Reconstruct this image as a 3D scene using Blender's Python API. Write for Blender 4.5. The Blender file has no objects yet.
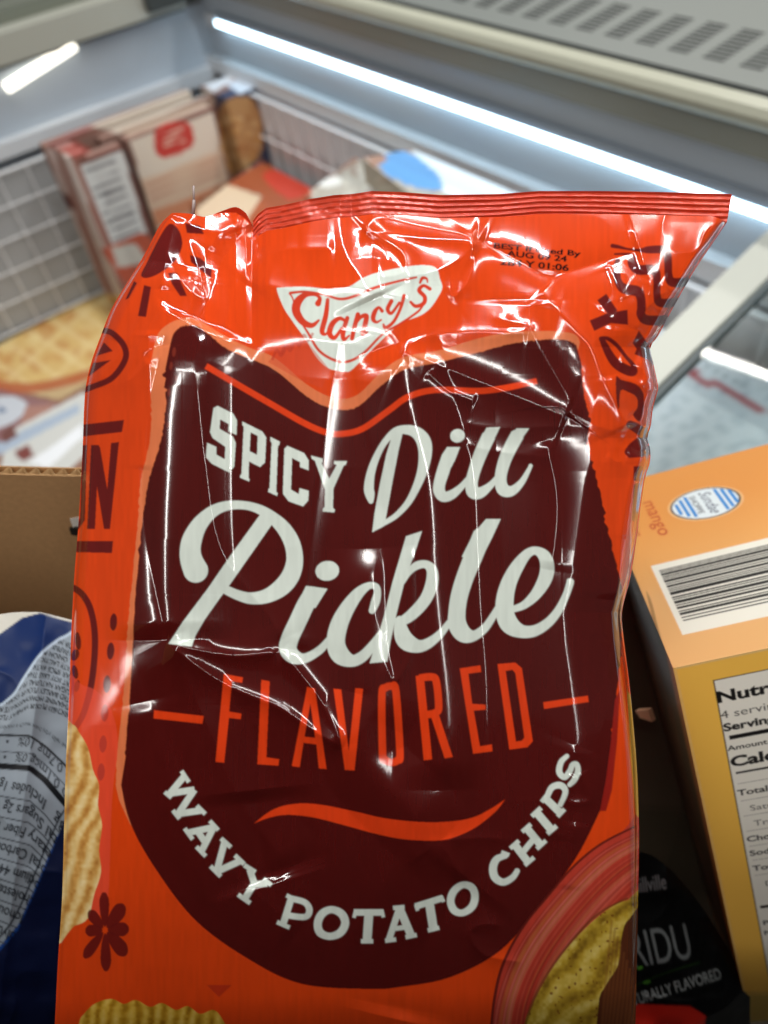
import math
WORLD = .06; FOCUS = .315; FSTOP = 6.2; EXPO = 0.22
def radial(az, r0, r1, w, power, ox=0., oy=0.):
    a = math.radians(az); c, s = math.cos(a), math.sin(a); r = (r0 + r1) / 2
    return ('ceiling_lamp', (r * c - .1 + ox, r * s + .1 + oy, 2.7), (r * c - .1 + ox, r * s + .1 + oy, 1.3), r1 - r0, w, power, (1, .98, .94), (c, s, 0))
# name, location, target, size x, size y, watts, colour, long axis, spread
LAMPS = [
    ('ceiling_lamp', (-1.5, 2.82, 2.7), (-1.5, 2.82, .9), 2.4, .035, 14, (1, .97, .9), (1, .15, 0)),
    radial(-10, 1.1, 9, .06, 46),
    radial(-96, 1.1, 9, .09, 64),
    ('ceiling_lamp', (.2, -.4, 2.7), (.2, -.4, 1.3), 1.8, .02, 8, (1, .98, .94), (.7, .7, 0)),
    ('ceiling_lamp', (-.2, 1.5, 2.8), (-.2, 1.5, 1.35), 2.4, .03, 20, (1, .98, .94), (1, 0, 0)),
    ('ceiling_lamp', (-1.3, .7, 3.0), (-1.3, .6, 1.0), 2.2, .05, 15, (.96, .98, 1), (1, 0, 0), 110),
]
import bpy, math
import numpy as np
# ------------------------------------------------------------------ camera frame
F = 740.0
RW = np.array([[.6167, -.5448, .5662], [.778, .522, -.3457], [-.107, .655, .748]])
u_, s_, v_ = np.linalg.svd(RW); RW = u_ @ v_
CAM = np.array([0., 0., 1.5])
def rays(px, py):
    px = np.asarray(px, float); py = np.asarray(py, float)
    return np.stack([(px - 384) / F, (512 - py) / F, -np.ones_like(px)], -1)
def c2w(v): return np.asarray(v) @ RW.T + CAM
def w2c(v): return (np.asarray(v) - CAM) @ RW
def proj(v):
    c = w2c(v); z = np.minimum(c[..., 2], -1e-3)
    return 384 + F * c[..., 0] / -z, 512 - F * c[..., 1] / -z
def on(px, py, ax, val):
    d = RW @ rays(px, py); t = (val - CAM[ax]) / d[ax]; return CAM + t * d
def at(px, py, depth): return c2w(rays(px, py) * depth)

scene = bpy.context.scene
COL = scene.collection
rng = np.random.default_rng(7)
def lin(c):
    c = np.asarray(c, float) / 255.
    return np.where(c <= .04045, c / 12.92, ((c + .055) / 1.055) ** 2.4)

# ------------------------------------------------------------------ raster canvas
class Canvas:
    def __init__(s, x0, y0, x1, y1, ss=2, bg=(128, 128, 128)):
        s.x0, s.y0, s.ss = x0, y0, ss
        s.W, s.H = int((x1 - x0) * ss), int((y1 - y0) * ss)
        s.a = np.empty((s.H, s.W, 3), np.float32); s.a[:] = lin(bg)
        s.prev = None
    def _blend(s, sl, m, color, alpha):
        c = lin(color).astype(np.float32); sub = s.a[sl]; m = (m * alpha)[..., None].astype(np.float32)
        sub += (c - sub) * m
    def edges(s, E, color, alpha=1., blur=0):
        E = (np.asarray(E, float) - (s.x0, s.y0)) * s.ss
        mn = np.floor(E.reshape(-1, 2).min(0)).astype(int); mx = np.ceil(E.reshape(-1, 2).max(0)).astype(int) + 1
        x0, y0 = max(mn[0], 0), max(mn[1], 0); x1, y1 = min(mx[0], s.W), min(mx[1], s.H)
        if x1 <= x0 or y1 <= y0: return
        tog = np.zeros((y1 - y0, x1 - x0 + 1), np.int32)
        for (ax, ay), (bx, by) in E:
            if ay == by: continue
            if ay > by: ax, ay, bx, by = bx, by, ax, ay
            r0 = max(int(math.ceil(ay - .5)), y0); r1 = min(int(math.ceil(by - .5)), y1)
            if r1 <= r0: continue
            r = np.arange(r0, r1); x = ax + (r + .5 - ay) * (bx - ax) / (by - ay)
            ci = np.clip(np.ceil(x - .5).astype(int) - x0, 0, x1 - x0)
            tog[r - y0, ci] += 1
        m = (np.cumsum(tog, 1)[:, :-1] % 2).astype(np.float32)
        s._blend((slice(y0, y1), slice(x0, x1)), m, color, alpha)
    def poly(s, pts, color, alpha=1., smooth=0, holes=()):
        E = []
        for P in (pts,) + tuple(holes):
            P = np.asarray(P, float)
            if smooth: P = spline(P, smooth, True)
            E.append(np.stack([P, np.roll(P, -1, 0)], 1))
        s.edges(np.concatenate(E), color, alpha)
    def ribbon(s, pts, color, alpha=1., r=None, smooth=6, closed=False, butt=True, scale=1.):
        P = np.asarray(pts, float)
        if P.shape[1] == 2: P = np.c_[P, np.full(len(P), r)]
        else: P = P.copy(); P[:, 2] *= scale
        if smooth and len(P) > 2: P = spline(P, smooth, closed)
        elif closed: P = np.vstack([P, P[:1]])
        Q = P.copy(); Q[:, 0] = (P[:, 0] - s.x0) * s.ss; Q[:, 1] = (P[:, 1] - s.y0) * s.ss; Q[:, 2] = P[:, 2] * s.ss
        rm = Q[:, 2].max() + 2
        x0 = max(int(Q[:, 0].min() - rm), 0); x1 = min(int(Q[:, 0].max() + rm), s.W)
        y0 = max(int(Q[:, 1].min() - rm), 0); y1 = min(int(Q[:, 1].max() + rm), s.H)
        if x1 <= x0 or y1 <= y0: return
        m = np.zeros((y1 - y0, x1 - x0), np.float32)
        n = len(Q)
        for i in range(n - 1):
            ax, ay, ar = Q[i]; bx, by, br = Q[i + 1]
            rr = max(ar, br) + 1.5
            X0 = max(int(min(ax, bx) - rr), x0); X1 = min(int(max(ax, bx) + rr) + 1, x1)
            Y0 = max(int(min(ay, by) - rr), y0); Y1 = min(int(max(ay, by) + rr) + 1, y1)
            if X1 <= X0 or Y1 <= Y0: continue
            yy, xx = np.mgrid[Y0:Y1, X0:X1]; xx = xx + .5; yy = yy + .5
            dx, dy = bx - ax, by - ay; L2 = dx * dx + dy * dy + 1e-9
            t0 = ((xx - ax) * dx + (yy - ay) * dy) / L2; t = np.clip(t0, 0, 1)
            d = np.hypot(xx - ax - t * dx, yy - ay - t * dy)
            c = np.clip(ar + (br - ar) * t - d + .5, 0, 1)
            if butt and not closed:
                L = math.sqrt(L2)
                if i == 0: c = c * np.clip(t0 * L + .5, 0, 1)
                if i == n - 2: c = c * np.clip((1 - t0) * L + .5, 0, 1)
            sub = m[Y0 - y0:Y1 - y0, X0 - x0:X1 - x0]; np.maximum(sub, c, out=sub)
        s._blend((slice(y0, y1), slice(x0, x1)), m, color, alpha)
    def ell(s, cx, cy, rx, ry, color, rot=0, alpha=1.):
        a = np.linspace(0, 2 * np.pi, 40, endpoint=False); c, q = math.cos(rot), math.sin(rot)
        x, y = rx * np.cos(a), ry * np.sin(a)
        s.poly(np.c_[cx + x * c - y * q, cy + x * q + y * c], color, alpha)
    def tint(s, mask_fn, color, alpha):
        yy, xx = np.mgrid[0:s.H, 0:s.W]
        m = mask_fn(xx / s.ss + s.x0, yy / s.ss + s.y0)
        s._blend((slice(0, s.H), slice(0, s.W)), m, color, alpha)
    def sample(s, px, py):
        x = np.clip((px - s.x0) * s.ss - .5, 0, s.W - 1.001); y = np.clip((py - s.y0) * s.ss - .5, 0, s.H - 1.001)
        i = x.astype(int); j = y.astype(int); fx = (x - i)[..., None]; fy = (y - j)[..., None]
        a = s.a
        return (a[j, i] * (1 - fx) + a[j, i + 1] * fx) * (1 - fy) + (a[j + 1, i] * (1 - fx) + a[j + 1, i + 1] * fx) * fy
    def soften(s, k=1):
        for _ in range(k):
            a = s.a
            a[1:-1] = (a[:-2] + 2 * a[1:-1] + a[2:]) / 4
            a[:, 1:-1] = (a[:, :-2] + 2 * a[:, 1:-1] + a[:, 2:]) / 4

def spline(P, n, closed=False):
    P = np.asarray(P, float); N = len(P); out = []
    idx = range(N) if closed else range(N - 1)
    for i in idx:
        if closed: p0, p1, p2, p3 = P[i - 1], P[i], P[(i + 1) % N], P[(i + 2) % N]
        else: p0, p1, p2, p3 = P[max(i - 1, 0)], P[i], P[i + 1], P[min(i + 2, N - 1)]
        t = np.linspace(0, 1, n, endpoint=False)[:, None]
        out.append(.5 * (2 * p1 + (p2 - p0) * t + (2 * p0 - 5 * p1 + 4 * p2 - p3) * t ** 2 + (3 * p1 - p0 - 3 * p2 + p3) * t ** 3))
    out = np.vstack(out)
    if P.shape[1] > 2: out[:, 2] = np.maximum(out[:, 2], .05)
    return np.vstack([out, out[:1] if closed else P[-1:]])

_tc = {}
def text_edges(txt, bold=0., shear=0., space=1., wide=1.):
    """outline edges of a line of the built-in font; size 1, baseline y = 0"""
    key = (txt, bold, shear, space, wide)
    if key not in _tc:
        cu = bpy.data.curves.new('lettering', 'FONT'); cu.body = txt; cu.offset = bold; cu.shear = shear
        cu.space_character = space; cu.resolution_u = 4
        ob = bpy.data.objects.new('lettering', cu); COL.objects.link(ob)
        bpy.context.view_layer.update()
        me = ob.evaluated_get(bpy.context.evaluated_depsgraph_get()).to_mesh()
        V = np.array([v.co[:2] for v in me.vertices]); cnt = {}
        for p in me.polygons:
            vs = list(p.vertices)
            for a, b in zip(vs, vs[1:] + vs[:1]):
                k = (min(a, b), max(a, b)); cnt[k] = cnt.get(k, 0) + 1
        E = np.array([[V[a], V[b]] for (a, b), c in cnt.items() if c == 1]) if len(V) else np.zeros((0, 2, 2))
        E[..., 0] *= wide
        ob.to_mesh_clear(); bpy.data.objects.remove(ob); bpy.data.curves.remove(cu)
        _tc[key] = E
    return _tc[key]
def put_text(cv, txt, x, y, size, color, rot=0., bold=0., shear=0., space=1., wide=1., fn=None, alpha=1., width=None):
    E = text_edges(txt, bold, shear, space, wide)
    if not len(E): return
    if width: size_x = width / E[..., 0].max()
    else: size_x = size
    U = E * (size_x, size)
    if fn: Q = fn(U)
    else:
        c, q = math.cos(rot), math.sin(rot)
        Q = np.stack([x + U[..., 0] * c + U[..., 1] * q, y + U[..., 0] * q - U[..., 1] * c], -1)
    cv.edges(Q, color, alpha)

# ------------------------------------------------------------------ noise
def vnoise(x, y, scale, seed):
    r = np.random.default_rng(seed); T = r.uniform(-1, 1, (64, 64))
    x = x / scale + 17.3; y = y / scale + 9.1
    i = np.floor(x).astype(int); j = np.floor(y).astype(int); fx = x - i; fy = y - j
    fx = fx ** 3 * (fx * (fx * 6 - 15) + 10); fy = fy ** 3 * (fy * (fy * 6 - 15) + 10)
    g = lambda a, b: T[b % 64, a % 64]
    return (g(i, j) * (1 - fx) + g(i + 1, j) * fx) * (1 - fy) + (g(i, j + 1) * (1 - fx) + g(i + 1, j + 1) * fx) * fy
def sstep(x, a, b):
    t = np.clip((x - a) / (b - a), 0, 1); return t * t * (3 - 2 * t)

# ------------------------------------------------------------------ materials
def mat(name, color=None, rough=.5, metal=0., attr=False, spec=.5, coat=0., bump=0., bscale=200., var=0., emit=None, estr=0., coatr=.05):
    m = bpy.data.materials.new(name); m.use_nodes = True; nt = m.node_tree; N = nt.nodes; L = nt.links
    b = N['Principled BSDF']
    b.inputs['Roughness'].default_value = rough; b.inputs['Metallic'].default_value = metal
    b.inputs['Specular IOR Level'].default_value = spec
    b.inputs['Coat Weight'].default_value = coat; b.inputs['Coat Roughness'].default_value = coatr
    if color is not None: b.inputs['Base Color'].default_value = (*lin(color), 1)
    src = None
    if attr:
        a = N.new('ShaderNodeAttribute'); a.attribute_name = 'print'; src = a.outputs['Color']
        L.new(src, b.inputs['Base Color'])
    tc = N.new('ShaderNodeTexCoord')
    if var:
        n = N.new('ShaderNodeTexNoise'); n.inputs['Scale'].default_value = bscale * .25; n.inputs['Detail'].default_value = 6
        L.new(tc.outputs['Object'], n.inputs['Vector'])
        mx = N.new('ShaderNodeMix'); mx.data_type = 'RGBA'; mx.blend_type = 'MULTIPLY'
        mx.inputs[0].default_value = var
        if src: L.new(src, mx.inputs[6])
        else: mx.inputs[6].default_value = (*lin(color), 1)
        rp = N.new('ShaderNodeMapRange'); rp.inputs[1].default_value = .3; rp.inputs[2].default_value = .7; rp.inputs[3].default_value = .45; rp.inputs[4].default_value = 1.15
        L.new(n.outputs['Fac'], rp.inputs[0]); L.new(rp.outputs[0], mx.inputs[7]); L.new(mx.outputs[2], b.inputs['Base Color'])
    if bump:
        n = N.new('ShaderNodeTexNoise'); n.inputs['Scale'].default_value = bscale; n.inputs['Detail'].default_value = 4
        L.new(tc.outputs['Object'], n.inputs['Vector'])
        bp = N.new('ShaderNodeBump'); bp.inputs['Strength'].default_value = bump; bp.inputs['Distance'].default_value = .001
        L.new(n.outputs['Fac'], bp.inputs['Height']); L.new(bp.outputs['Normal'], b.inputs['Normal'])
    if emit is not None:
        b.inputs['Emission Color'].default_value = (*emit, 1); b.inputs['Emission Strength'].default_value = estr
    return m

# ------------------------------------------------------------------ mesh helpers
def newobj(name, V, Fc, m, parent=None, smooth=False, color=None, quads=None):
    me = bpy.data.meshes.new(name)
    V = np.asarray(V, np.float32)
    if quads is not None:
        q = np.asarray(quads, np.int32)
        me.vertices.add(len(V)); me.vertices.foreach_set('co', V.ravel())
        me.loops.add(q.size); me.loops.foreach_set('vertex_index', q.ravel())
        me.polygons.add(len(q)); me.polygons.foreach_set('loop_start', np.arange(0, q.size, 4, dtype=np.int32))
        me.update(calc_edges=True)
    else:
        me.from_pydata([tuple(map(float, v)) for v in V], [], Fc); me.update()
    if smooth: me.polygons.foreach_set('use_smooth', np.ones(len(me.polygons), bool))
    if color is not None:
        ca = me.color_attributes.new('print', 'FLOAT_COLOR', 'POINT')
        c = np.c_[color, np.ones(len(color))].astype(np.float32); ca.data.foreach_set('color', c.ravel())
    me.materials.append(m)
    o = bpy.data.objects.new(name, me); COL.objects.link(o)
    if parent is not None:
        o.parent = parent
        o.matrix_parent_inverse = parent.matrix_world.inverted() if hasattr(parent, 'matrix_world') else None
    return o
def thing(name, label, cat, loc, group=None):
    o = bpy.data.objects.new(name, None); COL.objects.link(o); o.location = [float(x) for x in loc]
    o.empty_display_size = .05
    o['label'] = label; o['category'] = cat
    if group: o['group'] = group
    bpy.context.view_layer.update()
    return o
def tag(o, label, cat, group=None):
    o['label'] = label; o['category'] = cat
    if group: o['group'] = group
    return o
def gridquads(nu, nv):
    i = np.arange(nv - 1)[:, None] * nu + np.arange(nu - 1)[None]; i = i.ravel()
    return np.c_[i, i + nu, i + nu + 1, i + 1]
class MB:
    def __init__(s): s.V = []; s.F = []
    def add(s, V, Fc):
        k = len(s.V); s.V += [tuple(v) for v in V]; s.F += [tuple(i + k for i in f) for f in Fc]
    def hexa(s, lo, hi):
        s.add(list(lo) + list(hi), [(3, 2, 1, 0), (4, 5, 6, 7), (0, 1, 5, 4), (1, 2, 6, 5), (2, 3, 7, 6), (3, 0, 4, 7)])
    def box(s, a, b):
        x0, y0, z0 = a; x1, y1, z1 = b
        s.hexa([(x0, y0, z0), (x1, y0, z0), (x1, y1, z0), (x0, y1, z0)], [(x0, y0, z1), (x1, y0, z1), (x1, y1, z1), (x0, y1, z1)])
    def rod(s, a, b, r, n=6):
        a = np.array(a, float); b = np.array(b, float); d = b - a; d /= np.linalg.norm(d)
        u = np.cross(d, (0.3, .2, .9)); u /= np.linalg.norm(u); w = np.cross(d, u)
        R = [u * math.cos(k * 2 * math.pi / n) * r + w * math.sin(k * 2 * math.pi / n) * r for k in range(n)]
        s.add([a + q for q in R] + [b + q for q in R], [tuple((k, (k + 1) % n, n + (k + 1) % n, n + k)) for k in range(n)] + [tuple(range(n))[::-1], tuple(range(n, 2 * n))])
    def extrude(s, prof, axis, a, b):
        """closed profile of (y, z) or (x, z) extruded along x (axis 0) or y (axis 1)"""
        n = len(prof); f = (lambda t, p: (t, p[0], p[1])) if axis == 0 else (lambda t, p: (p[0], t, p[1]))
        s.add([f(a, p) for p in prof] + [f(b, p) for p in prof], [(k, (k + 1) % n, n + (k + 1) % n, n + k) for k in range(n)] + [tuple(range(n))[::-1], tuple(range(n, 2 * n))])
    def build(s, name, m, parent=None, smooth=False):
        import bmesh
        o = newobj(name, s.V, s.F, m, parent, smooth)
        bm = bmesh.new(); bm.from_mesh(o.data); bmesh.ops.recalc_face_normals(bm, faces=bm.faces); bm.to_mesh(o.data); bm.free()
        return o
def art_hexa(name, lo, hi, cv, m, parent=None, step=.004, fallback=(150, 120, 100), side=None):
    """closed box whose faces are fine grids; faces seen from the front carry their print"""
    lo = [np.array(p, float) for p in lo]; hi = [np.array(p, float) for p in hi]; P = lo + hi
    cen = sum(P) / 8; V = []; Q = []; Cc = []; k = 0
    for f in [(3, 2, 1, 0), (4, 5, 6, 7), (0, 1, 5, 4), (1, 2, 6, 5), (2, 3, 7, 6), (3, 0, 4, 7)]:
        a, b, c, d = [P[i] for i in f]
        nrm = np.cross(b - a, d - a)
        if nrm @ ((a + c) / 2 - cen) < 0: b, d = d, b; nrm = -nrm
        nu = max(2, min(700, int(np.linalg.norm(b - a) / step) + 1)); nv = max(2, min(700, int(np.linalg.norm(d - a) / step) + 1))
        s, t = np.meshgrid(np.linspace(0, 1, nu), np.linspace(0, 1, nv)); s = s.ravel()[:, None]; t = t.ravel()[:, None]
        G = a * (1 - s) * (1 - t) + b * s * (1 - t) + c * s * t + d * (1 - s) * t
        front = nrm @ (CAM - (a + c) / 2) > 0
        if front:
            px, py = proj(G); C_ = cv.sample(px, py)
        else: C_ = np.tile(lin(fallback), (len(G), 1))
        q = gridquads(nu, nv)[:, ::-1]
        V.append(G); Q.append(q + k); Cc.append(C_); k += len(G)
    return newobj(name, np.vstack(V), None, m, parent, False, np.vstack(Cc), np.vstack(Q))
# ================================================================== THE CHIP BAG : printed film
RED = (224, 68, 15); MAR = (80, 14, 12); DRK = (104, 22, 20); WHT = (222, 230, 220); PEA = (228, 122, 76); ORA = (228, 64, 20)
cv = Canvas(30, 170, 760, 1110, 3, RED)
def T(ox, oy, k): return lambda pts: [((p[0] * k + ox), (p[1] * k + oy)) + ((p[2] * k,) if len(p) > 2 else ()) for p in pts]
# maroon field with its torn brush edge and the peach rim
top = [(170, 345), (174, 333), (183, 326), (196, 326), (207, 333), (229, 350), (273, 369), (309, 398), (335, 409), (357, 407), (382, 385), (404, 370), (440, 362), (480, 352), (510, 344), (540, 340), (565, 340), (576, 345)]
right = [(581, 362), (584, 395), (590, 420), (588, 446), (599, 486), (606, 522), (619, 575), (622, 596), (621, 651), (616, 700), (611, 742), (606, 790), (600, 811), (576, 858), (540, 905), (501, 950), (451, 977), (400, 987), (368, 989), (302, 984), (250, 960), (195, 920), (153, 865), (130, 822), (121, 785)]
left = [(125, 756), (131, 678), (135, 600), (143, 517), (149, 480), (161, 440), (166, 400), (164, 370)]
def jag(P, amp, seed):
    P = spline(P, 14); r = np.random.default_rng(seed); n = len(P)
    a = r.normal(0, 1, n) * amp * (.4 + np.abs(np.interp(np.arange(n), np.arange(0, n, 9), r.normal(0, 1, len(np.arange(0, n, 9))))))
    d = np.gradient(P, axis=0); nn = np.c_[-d[:, 1], d[:, 0]] / (np.linalg.norm(d, axis=1)[:, None] + 1e-6)
    return P + nn * a[:, None]
pea = [(153, 352), (158, 334), (170, 323), (186, 318), (201, 321), (212, 328), (229, 338), (250, 348), (275, 358), (309, 386), (335, 398), (357, 395), (381, 372), (404, 357), (440, 350), (480, 338), (512, 332), (550, 331), (574, 334), (580, 342)]
peaL = [(116, 785), (117, 756), (124, 690), (127, 640), (131, 590), (138, 520), (141, 480), (150, 440), (151, 400), (150, 370)]
cv.poly(list(spline(pea, 8)) + [(560, 420), (300, 500), (200, 600)] + [(150, 800), (136, 832), (130, 824), (119, 800)] + list(jag(peaL, .4, 5)), PEA)
M = list(jag(top, .25, 1)) + list(jag(right[:12], .55, 2)) + list(spline(right[12:], 6)) + list(jag(left, .5, 3))
cv.poly(M, MAR)
cv.poly([(620, 690), (617, 742), (612, 790), (606, 811), (600, 811), (606, 780), (611, 742), (615, 700)], (150, 30, 22))
for x, y, a in ((174, 352, 3), (171, 366, 2.6), (176, 378, 2), (169, 392, 2.4), (172, 407, 1.8), (168, 425, 2)): cv.ell(x, y, a * .6, a * 1.6, (120, 40, 28), .1)
# upper wave line
t = T(0, 0, 1)
cv.ribbon([(206, 366), (240, 386), (271, 404), (304, 423), (325, 432), (340, 434), (362, 429), (388, 411), (408, 397), (435, 390), (478, 391), (505, 388), (537, 381)], ORA, r=3.1)
# SPICY
t = T(200, 400, .2083)
for P, H in (
    ([(65, 38), (85, 28), (160, 66), (178, 98), (175, 168), (135, 150), (138, 116), (97, 93), (94, 138), (158, 175), (172, 205), (164, 320), (140, 348), (57, 306), (28, 275), (34, 205), (78, 225), (78, 262), (119, 285), (122, 225), (60, 182), (48, 155)], []),
    ([(203, 103), (300, 152), (318, 180), (312, 300), (288, 322), (236, 295), (233, 340), (233, 376), (238, 380), (236, 391), (192, 373), (193, 362), (199, 356), (210, 128), (203, 120)], [[(243, 155), (277, 172), (274, 263), (238, 246)]]),
    ([(338, 177), (384, 200), (380, 216), (374, 221), (366, 440), (373, 447), (370, 461), (327, 441), (328, 428), (334, 422), (344, 206), (337, 196)], []),
    ([(405, 235), (420, 220), (500, 255), (522, 290), (522, 338), (480, 322), (480, 298), (442, 278), (437, 430), (474, 452), (478, 423), (522, 436), (520, 482), (495, 511), (425, 486), (398, 450)], []),
    ([(533, 267), (590, 281), (588, 298), (584, 303), (620, 378), (656, 312), (643, 306), (645, 292), (706, 293), (700, 311), (690, 315), (641, 425), (638, 518), (648, 526), (645, 540), (588, 535), (590, 522), (598, 514), (600, 430), (552, 292), (537, 282)], [])):
    cv.poly(t(P), WHT, holes=tuple(t(h) for h in H))
# Dill
t = T(360, 410, .2344)
cv.ribbon(t([(47, 392, 10), (42, 360, 20), (38, 330, 21), (46, 270, 18), (68, 205, 15), (103, 140, 13), (150, 92, 16), (200, 84, 20), (243, 98, 26), (272, 135, 31), (278, 190, 28), (266, 260, 22), (240, 330, 17), (205, 395, 14), (160, 445, 12), (125, 470, 11), (92, 488, 10)]), WHT)
cv.poly(t([(140, 100), (185, 85), (165, 170), (140, 300), (118, 420), (104, 495), (52, 522), (62, 440), (86, 310), (112, 190)]), WHT)
cv.ell(360 + 416 * .2344, 410 + 110 * .2344, 7.4, 6.7, WHT, -.3)
for P in ([(372, 195, 22), (358, 250, 27), (340, 310, 25), (338, 345, 25), (355, 370, 22), (390, 362, 20), (430, 330, 14), (465, 288, 10)],
          [(550, 110, 29), (515, 185, 28), (488, 260, 26), (476, 315, 26), (484, 350, 28), (515, 352, 23), (560, 318, 14), (598, 270, 9)],
          [(672, 105, 29), (632, 180, 28), (608, 245, 26), (600, 300, 25), (612, 340, 27), (648, 345, 21), (688, 310, 14), (715, 265, 10), (729, 236, 8)]):
    cv.ribbon(t(P), WHT)
cv.poly(t([(372, 158), (427, 158), (405, 215), (380, 262), (335, 235), (350, 190)]), WHT)
cv.poly(t([(540, 75), (598, 73), (560, 150), (500, 150)]), WHT)
cv.poly(t([(668, 78), (723, 78), (678, 140), (620, 140)]), WHT)
cv.ell(360 + 728 * .2344, 410 + 238 * .2344, 2, 2, WHT)
# Pickle
t = T(160, 490, .2083)
cv.ribbon(t([(174, 391, 60), (152, 340, 54), (145, 290, 50), (155, 235, 47), (190, 165, 38), (250, 105, 29), (320, 76, 23), (400, 73, 20), (470, 90, 22), (530, 125, 27), (590, 180, 34), (632, 250, 38), (647, 330, 40), (630, 405, 43), (585, 465, 42), (515, 508, 34), (440, 520, 28), (375, 505, 24), (310, 476, 21)]), WHT)
cv.poly(t([(482, 116), (512, 125), (541, 160), (330, 462), (280, 530), (215, 622), (170, 700), (152, 752), (40, 738), (110, 632), (230, 472), (340, 312)]), WHT)
t = T(280, 530, .2083)
cv.ell(280 + 227 * .2083, 530 + 196 * .2083, 11.9, 9.9, WHT, -.15)
cv.poly(t([(125, 268), (160, 272), (228, 282), (170, 375), (115, 360), (88, 345)]), WHT)
cv.ribbon(t([(148, 315, 40), (120, 365, 42), (85, 440, 42), (48, 520, 42), (38, 570, 42), (62, 605, 36), (105, 618, 25), (150, 603, 21), (200, 568, 19), (240, 520, 15)]), WHT)
cv.ribbon(t([(440, 392, 15), (458, 345, 21), (468, 300, 17), (460, 272, 16), (425, 268, 17), (375, 305, 27), (320, 380, 36), (282, 460, 42), (268, 540, 44), (290, 600, 44), (345, 628, 29), (395, 608, 26), (440, 560, 22), (490, 490, 15)]), WHT)
cv.poly(t([(605, 30), (682, 5), (640, 130), (600, 240), (560, 400), (530, 540), (515, 632), (430, 640), (455, 560), (500, 410), (540, 250)]), WHT)
cv.ribbon(t([(590, 255, 8), (618, 205, 14), (655, 172, 19), (700, 165, 19), (730, 195, 26), (728, 260, 30), (700, 330, 29), (650, 390, 28), (600, 430, 24), (560, 440, 16)]), WHT)
cv.ribbon(t([(575, 430, 22), (583, 490, 36), (607, 535, 42), (660, 558, 31), (710, 545, 25), (768, 500, 19), (815, 440, 14)]), WHT)
t = T(420, 530, .2083)
cv.poly(t([(317, -53), (388, -53), (345, 40), (300, 130), (200, 130), (255, 20)]), WHT)
cv.ribbon(t([(300, 20, 44), (255, 130, 44), (215, 230, 42), (188, 320, 41), (177, 400, 41), (180, 455, 44), (210, 500, 40), (258, 508, 25), (310, 472, 20), (350, 415, 17), (385, 350, 12)]), WHT)
cv.ribbon(t([(448, 380, 16), (500, 360, 19), (555, 310, 26), (598, 240, 33), (611, 180, 34), (598, 128, 30), (560, 100, 20), (518, 112, 22), (470, 170, 31), (428, 250, 37), (408, 330, 42), (408, 400, 44), (432, 455, 44), (485, 486, 32), (550, 484, 27), (615, 445, 23), (665, 385, 20), (702, 310, 17), (722, 250, 18)]), WHT)
cv.ell(420 + 722 * .2083, 530 + 246 * .2083, 3.8, 3, WHT, .3)
# FLAVORED
t = T(140, 660, .2995)
for P, H in (([(47, 168), (213, 187), (208, 213), (45, 195)], []),
             ([(280, 46), (344, 58), (341, 76), (307, 71), (298, 172), (339, 179), (336, 198), (297, 193), (281, 343), (252, 340)], []),
             ([(405, 66), (433, 71), (422, 325), (465, 331), (462, 353), (392, 348)], []),
             ([(558, 90), (584, 95), (623, 364), (597, 362), (589, 282), (546, 276), (533, 358), (507, 354)], [[(569, 145), (585, 260), (549, 256)]]),
             ([(646, 96), (672, 98), (697, 305), (719, 94), (745, 96), (716, 369), (684, 367)], [])):
    cv.poly(t(P), ORA, holes=tuple(t(h) for h in H))
t = T(360, 650, .3125)
cv.ribbon(t([(70, 145, 12), (80, 122, 12), (101, 116, 12), (115, 134, 12), (128, 328, 12), (121, 352, 12), (100, 360, 12), (79, 350, 12), (72, 330, 12)]), ORA, closed=True, smooth=4)
cv.poly(t([(178, 83), (204, 80), (231, 350), (204, 353)]), ORA)
cv.ribbon(t([(190, 90, 12), (228, 86, 12), (244, 100, 12), (252, 180, 12), (243, 200, 12), (215, 207, 12)]), ORA, smooth=4)
cv.poly(t([(226, 210), (252, 206), (297, 342), (271, 347)]), ORA)
cv.poly(t([(319, 59), (385, 49), (388, 70), (347, 76), (359, 172), (402, 175), (402, 191), (364, 194), (384, 308), (422, 302), (424, 324), (362, 332)]), ORA)
cv.poly(t([(440, 45), (497, 40), (518, 58), (553, 292), (536, 311), (478, 319)]), ORA, holes=(t([(466, 67), (488, 63), (497, 74), (526, 280), (518, 290), (499, 293)]),))
cv.poly(t([(586, 167), (729, 146), (732, 166), (589, 189)]), ORA)
# WAVY POTATO CHIPS : slab letters as strokes
t = T(150, 740, .2344)
def S(t, P, r): cv.ribbon([q + (r,) for q in t(P)], WHT, smooth=0, butt=True)
for P in ([(150, 150), (85, 228)], [(85, 228), (190, 212)], [(190, 212), (120, 315)], [(120, 315), (222, 300)]): S(t, P, 3.3)
for P in ([(134, 132), (166, 180)], [(200, 280), (236, 316)], [(63, 222), (92, 246)], [(98, 300), (126, 336)]): S(t, P, 2.2)
for P in ([(272, 372), (165, 395)], [(272, 372), (217, 480)], [(205, 392), (238, 440)]): S(t, P, 3.2)
for P in ([(148, 377), (182, 424)], [(198, 455), (238, 496)], [(255, 345), (291, 385)]): S(t, P, 2.2)
for P in ([(318, 436), (284, 562)], [(284, 562), (385, 516)]): S(t, P, 3.3)
for P in ([(303, 420), (345, 458)], [(362, 492), (402, 530)], [(258, 538), (302, 582)]): S(t, P, 2.3)
for P in ([(425, 552), (445, 612)], [(500, 612), (442, 616)], [(445, 612), (402, 682)]): S(t, P, 3.3)
for P in ([(402, 534), (450, 564)], [(484, 592), (518, 620)], [(376, 660), (428, 696)]): S(t, P, 2.3)
t = T(270, 840, .2344)
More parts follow.
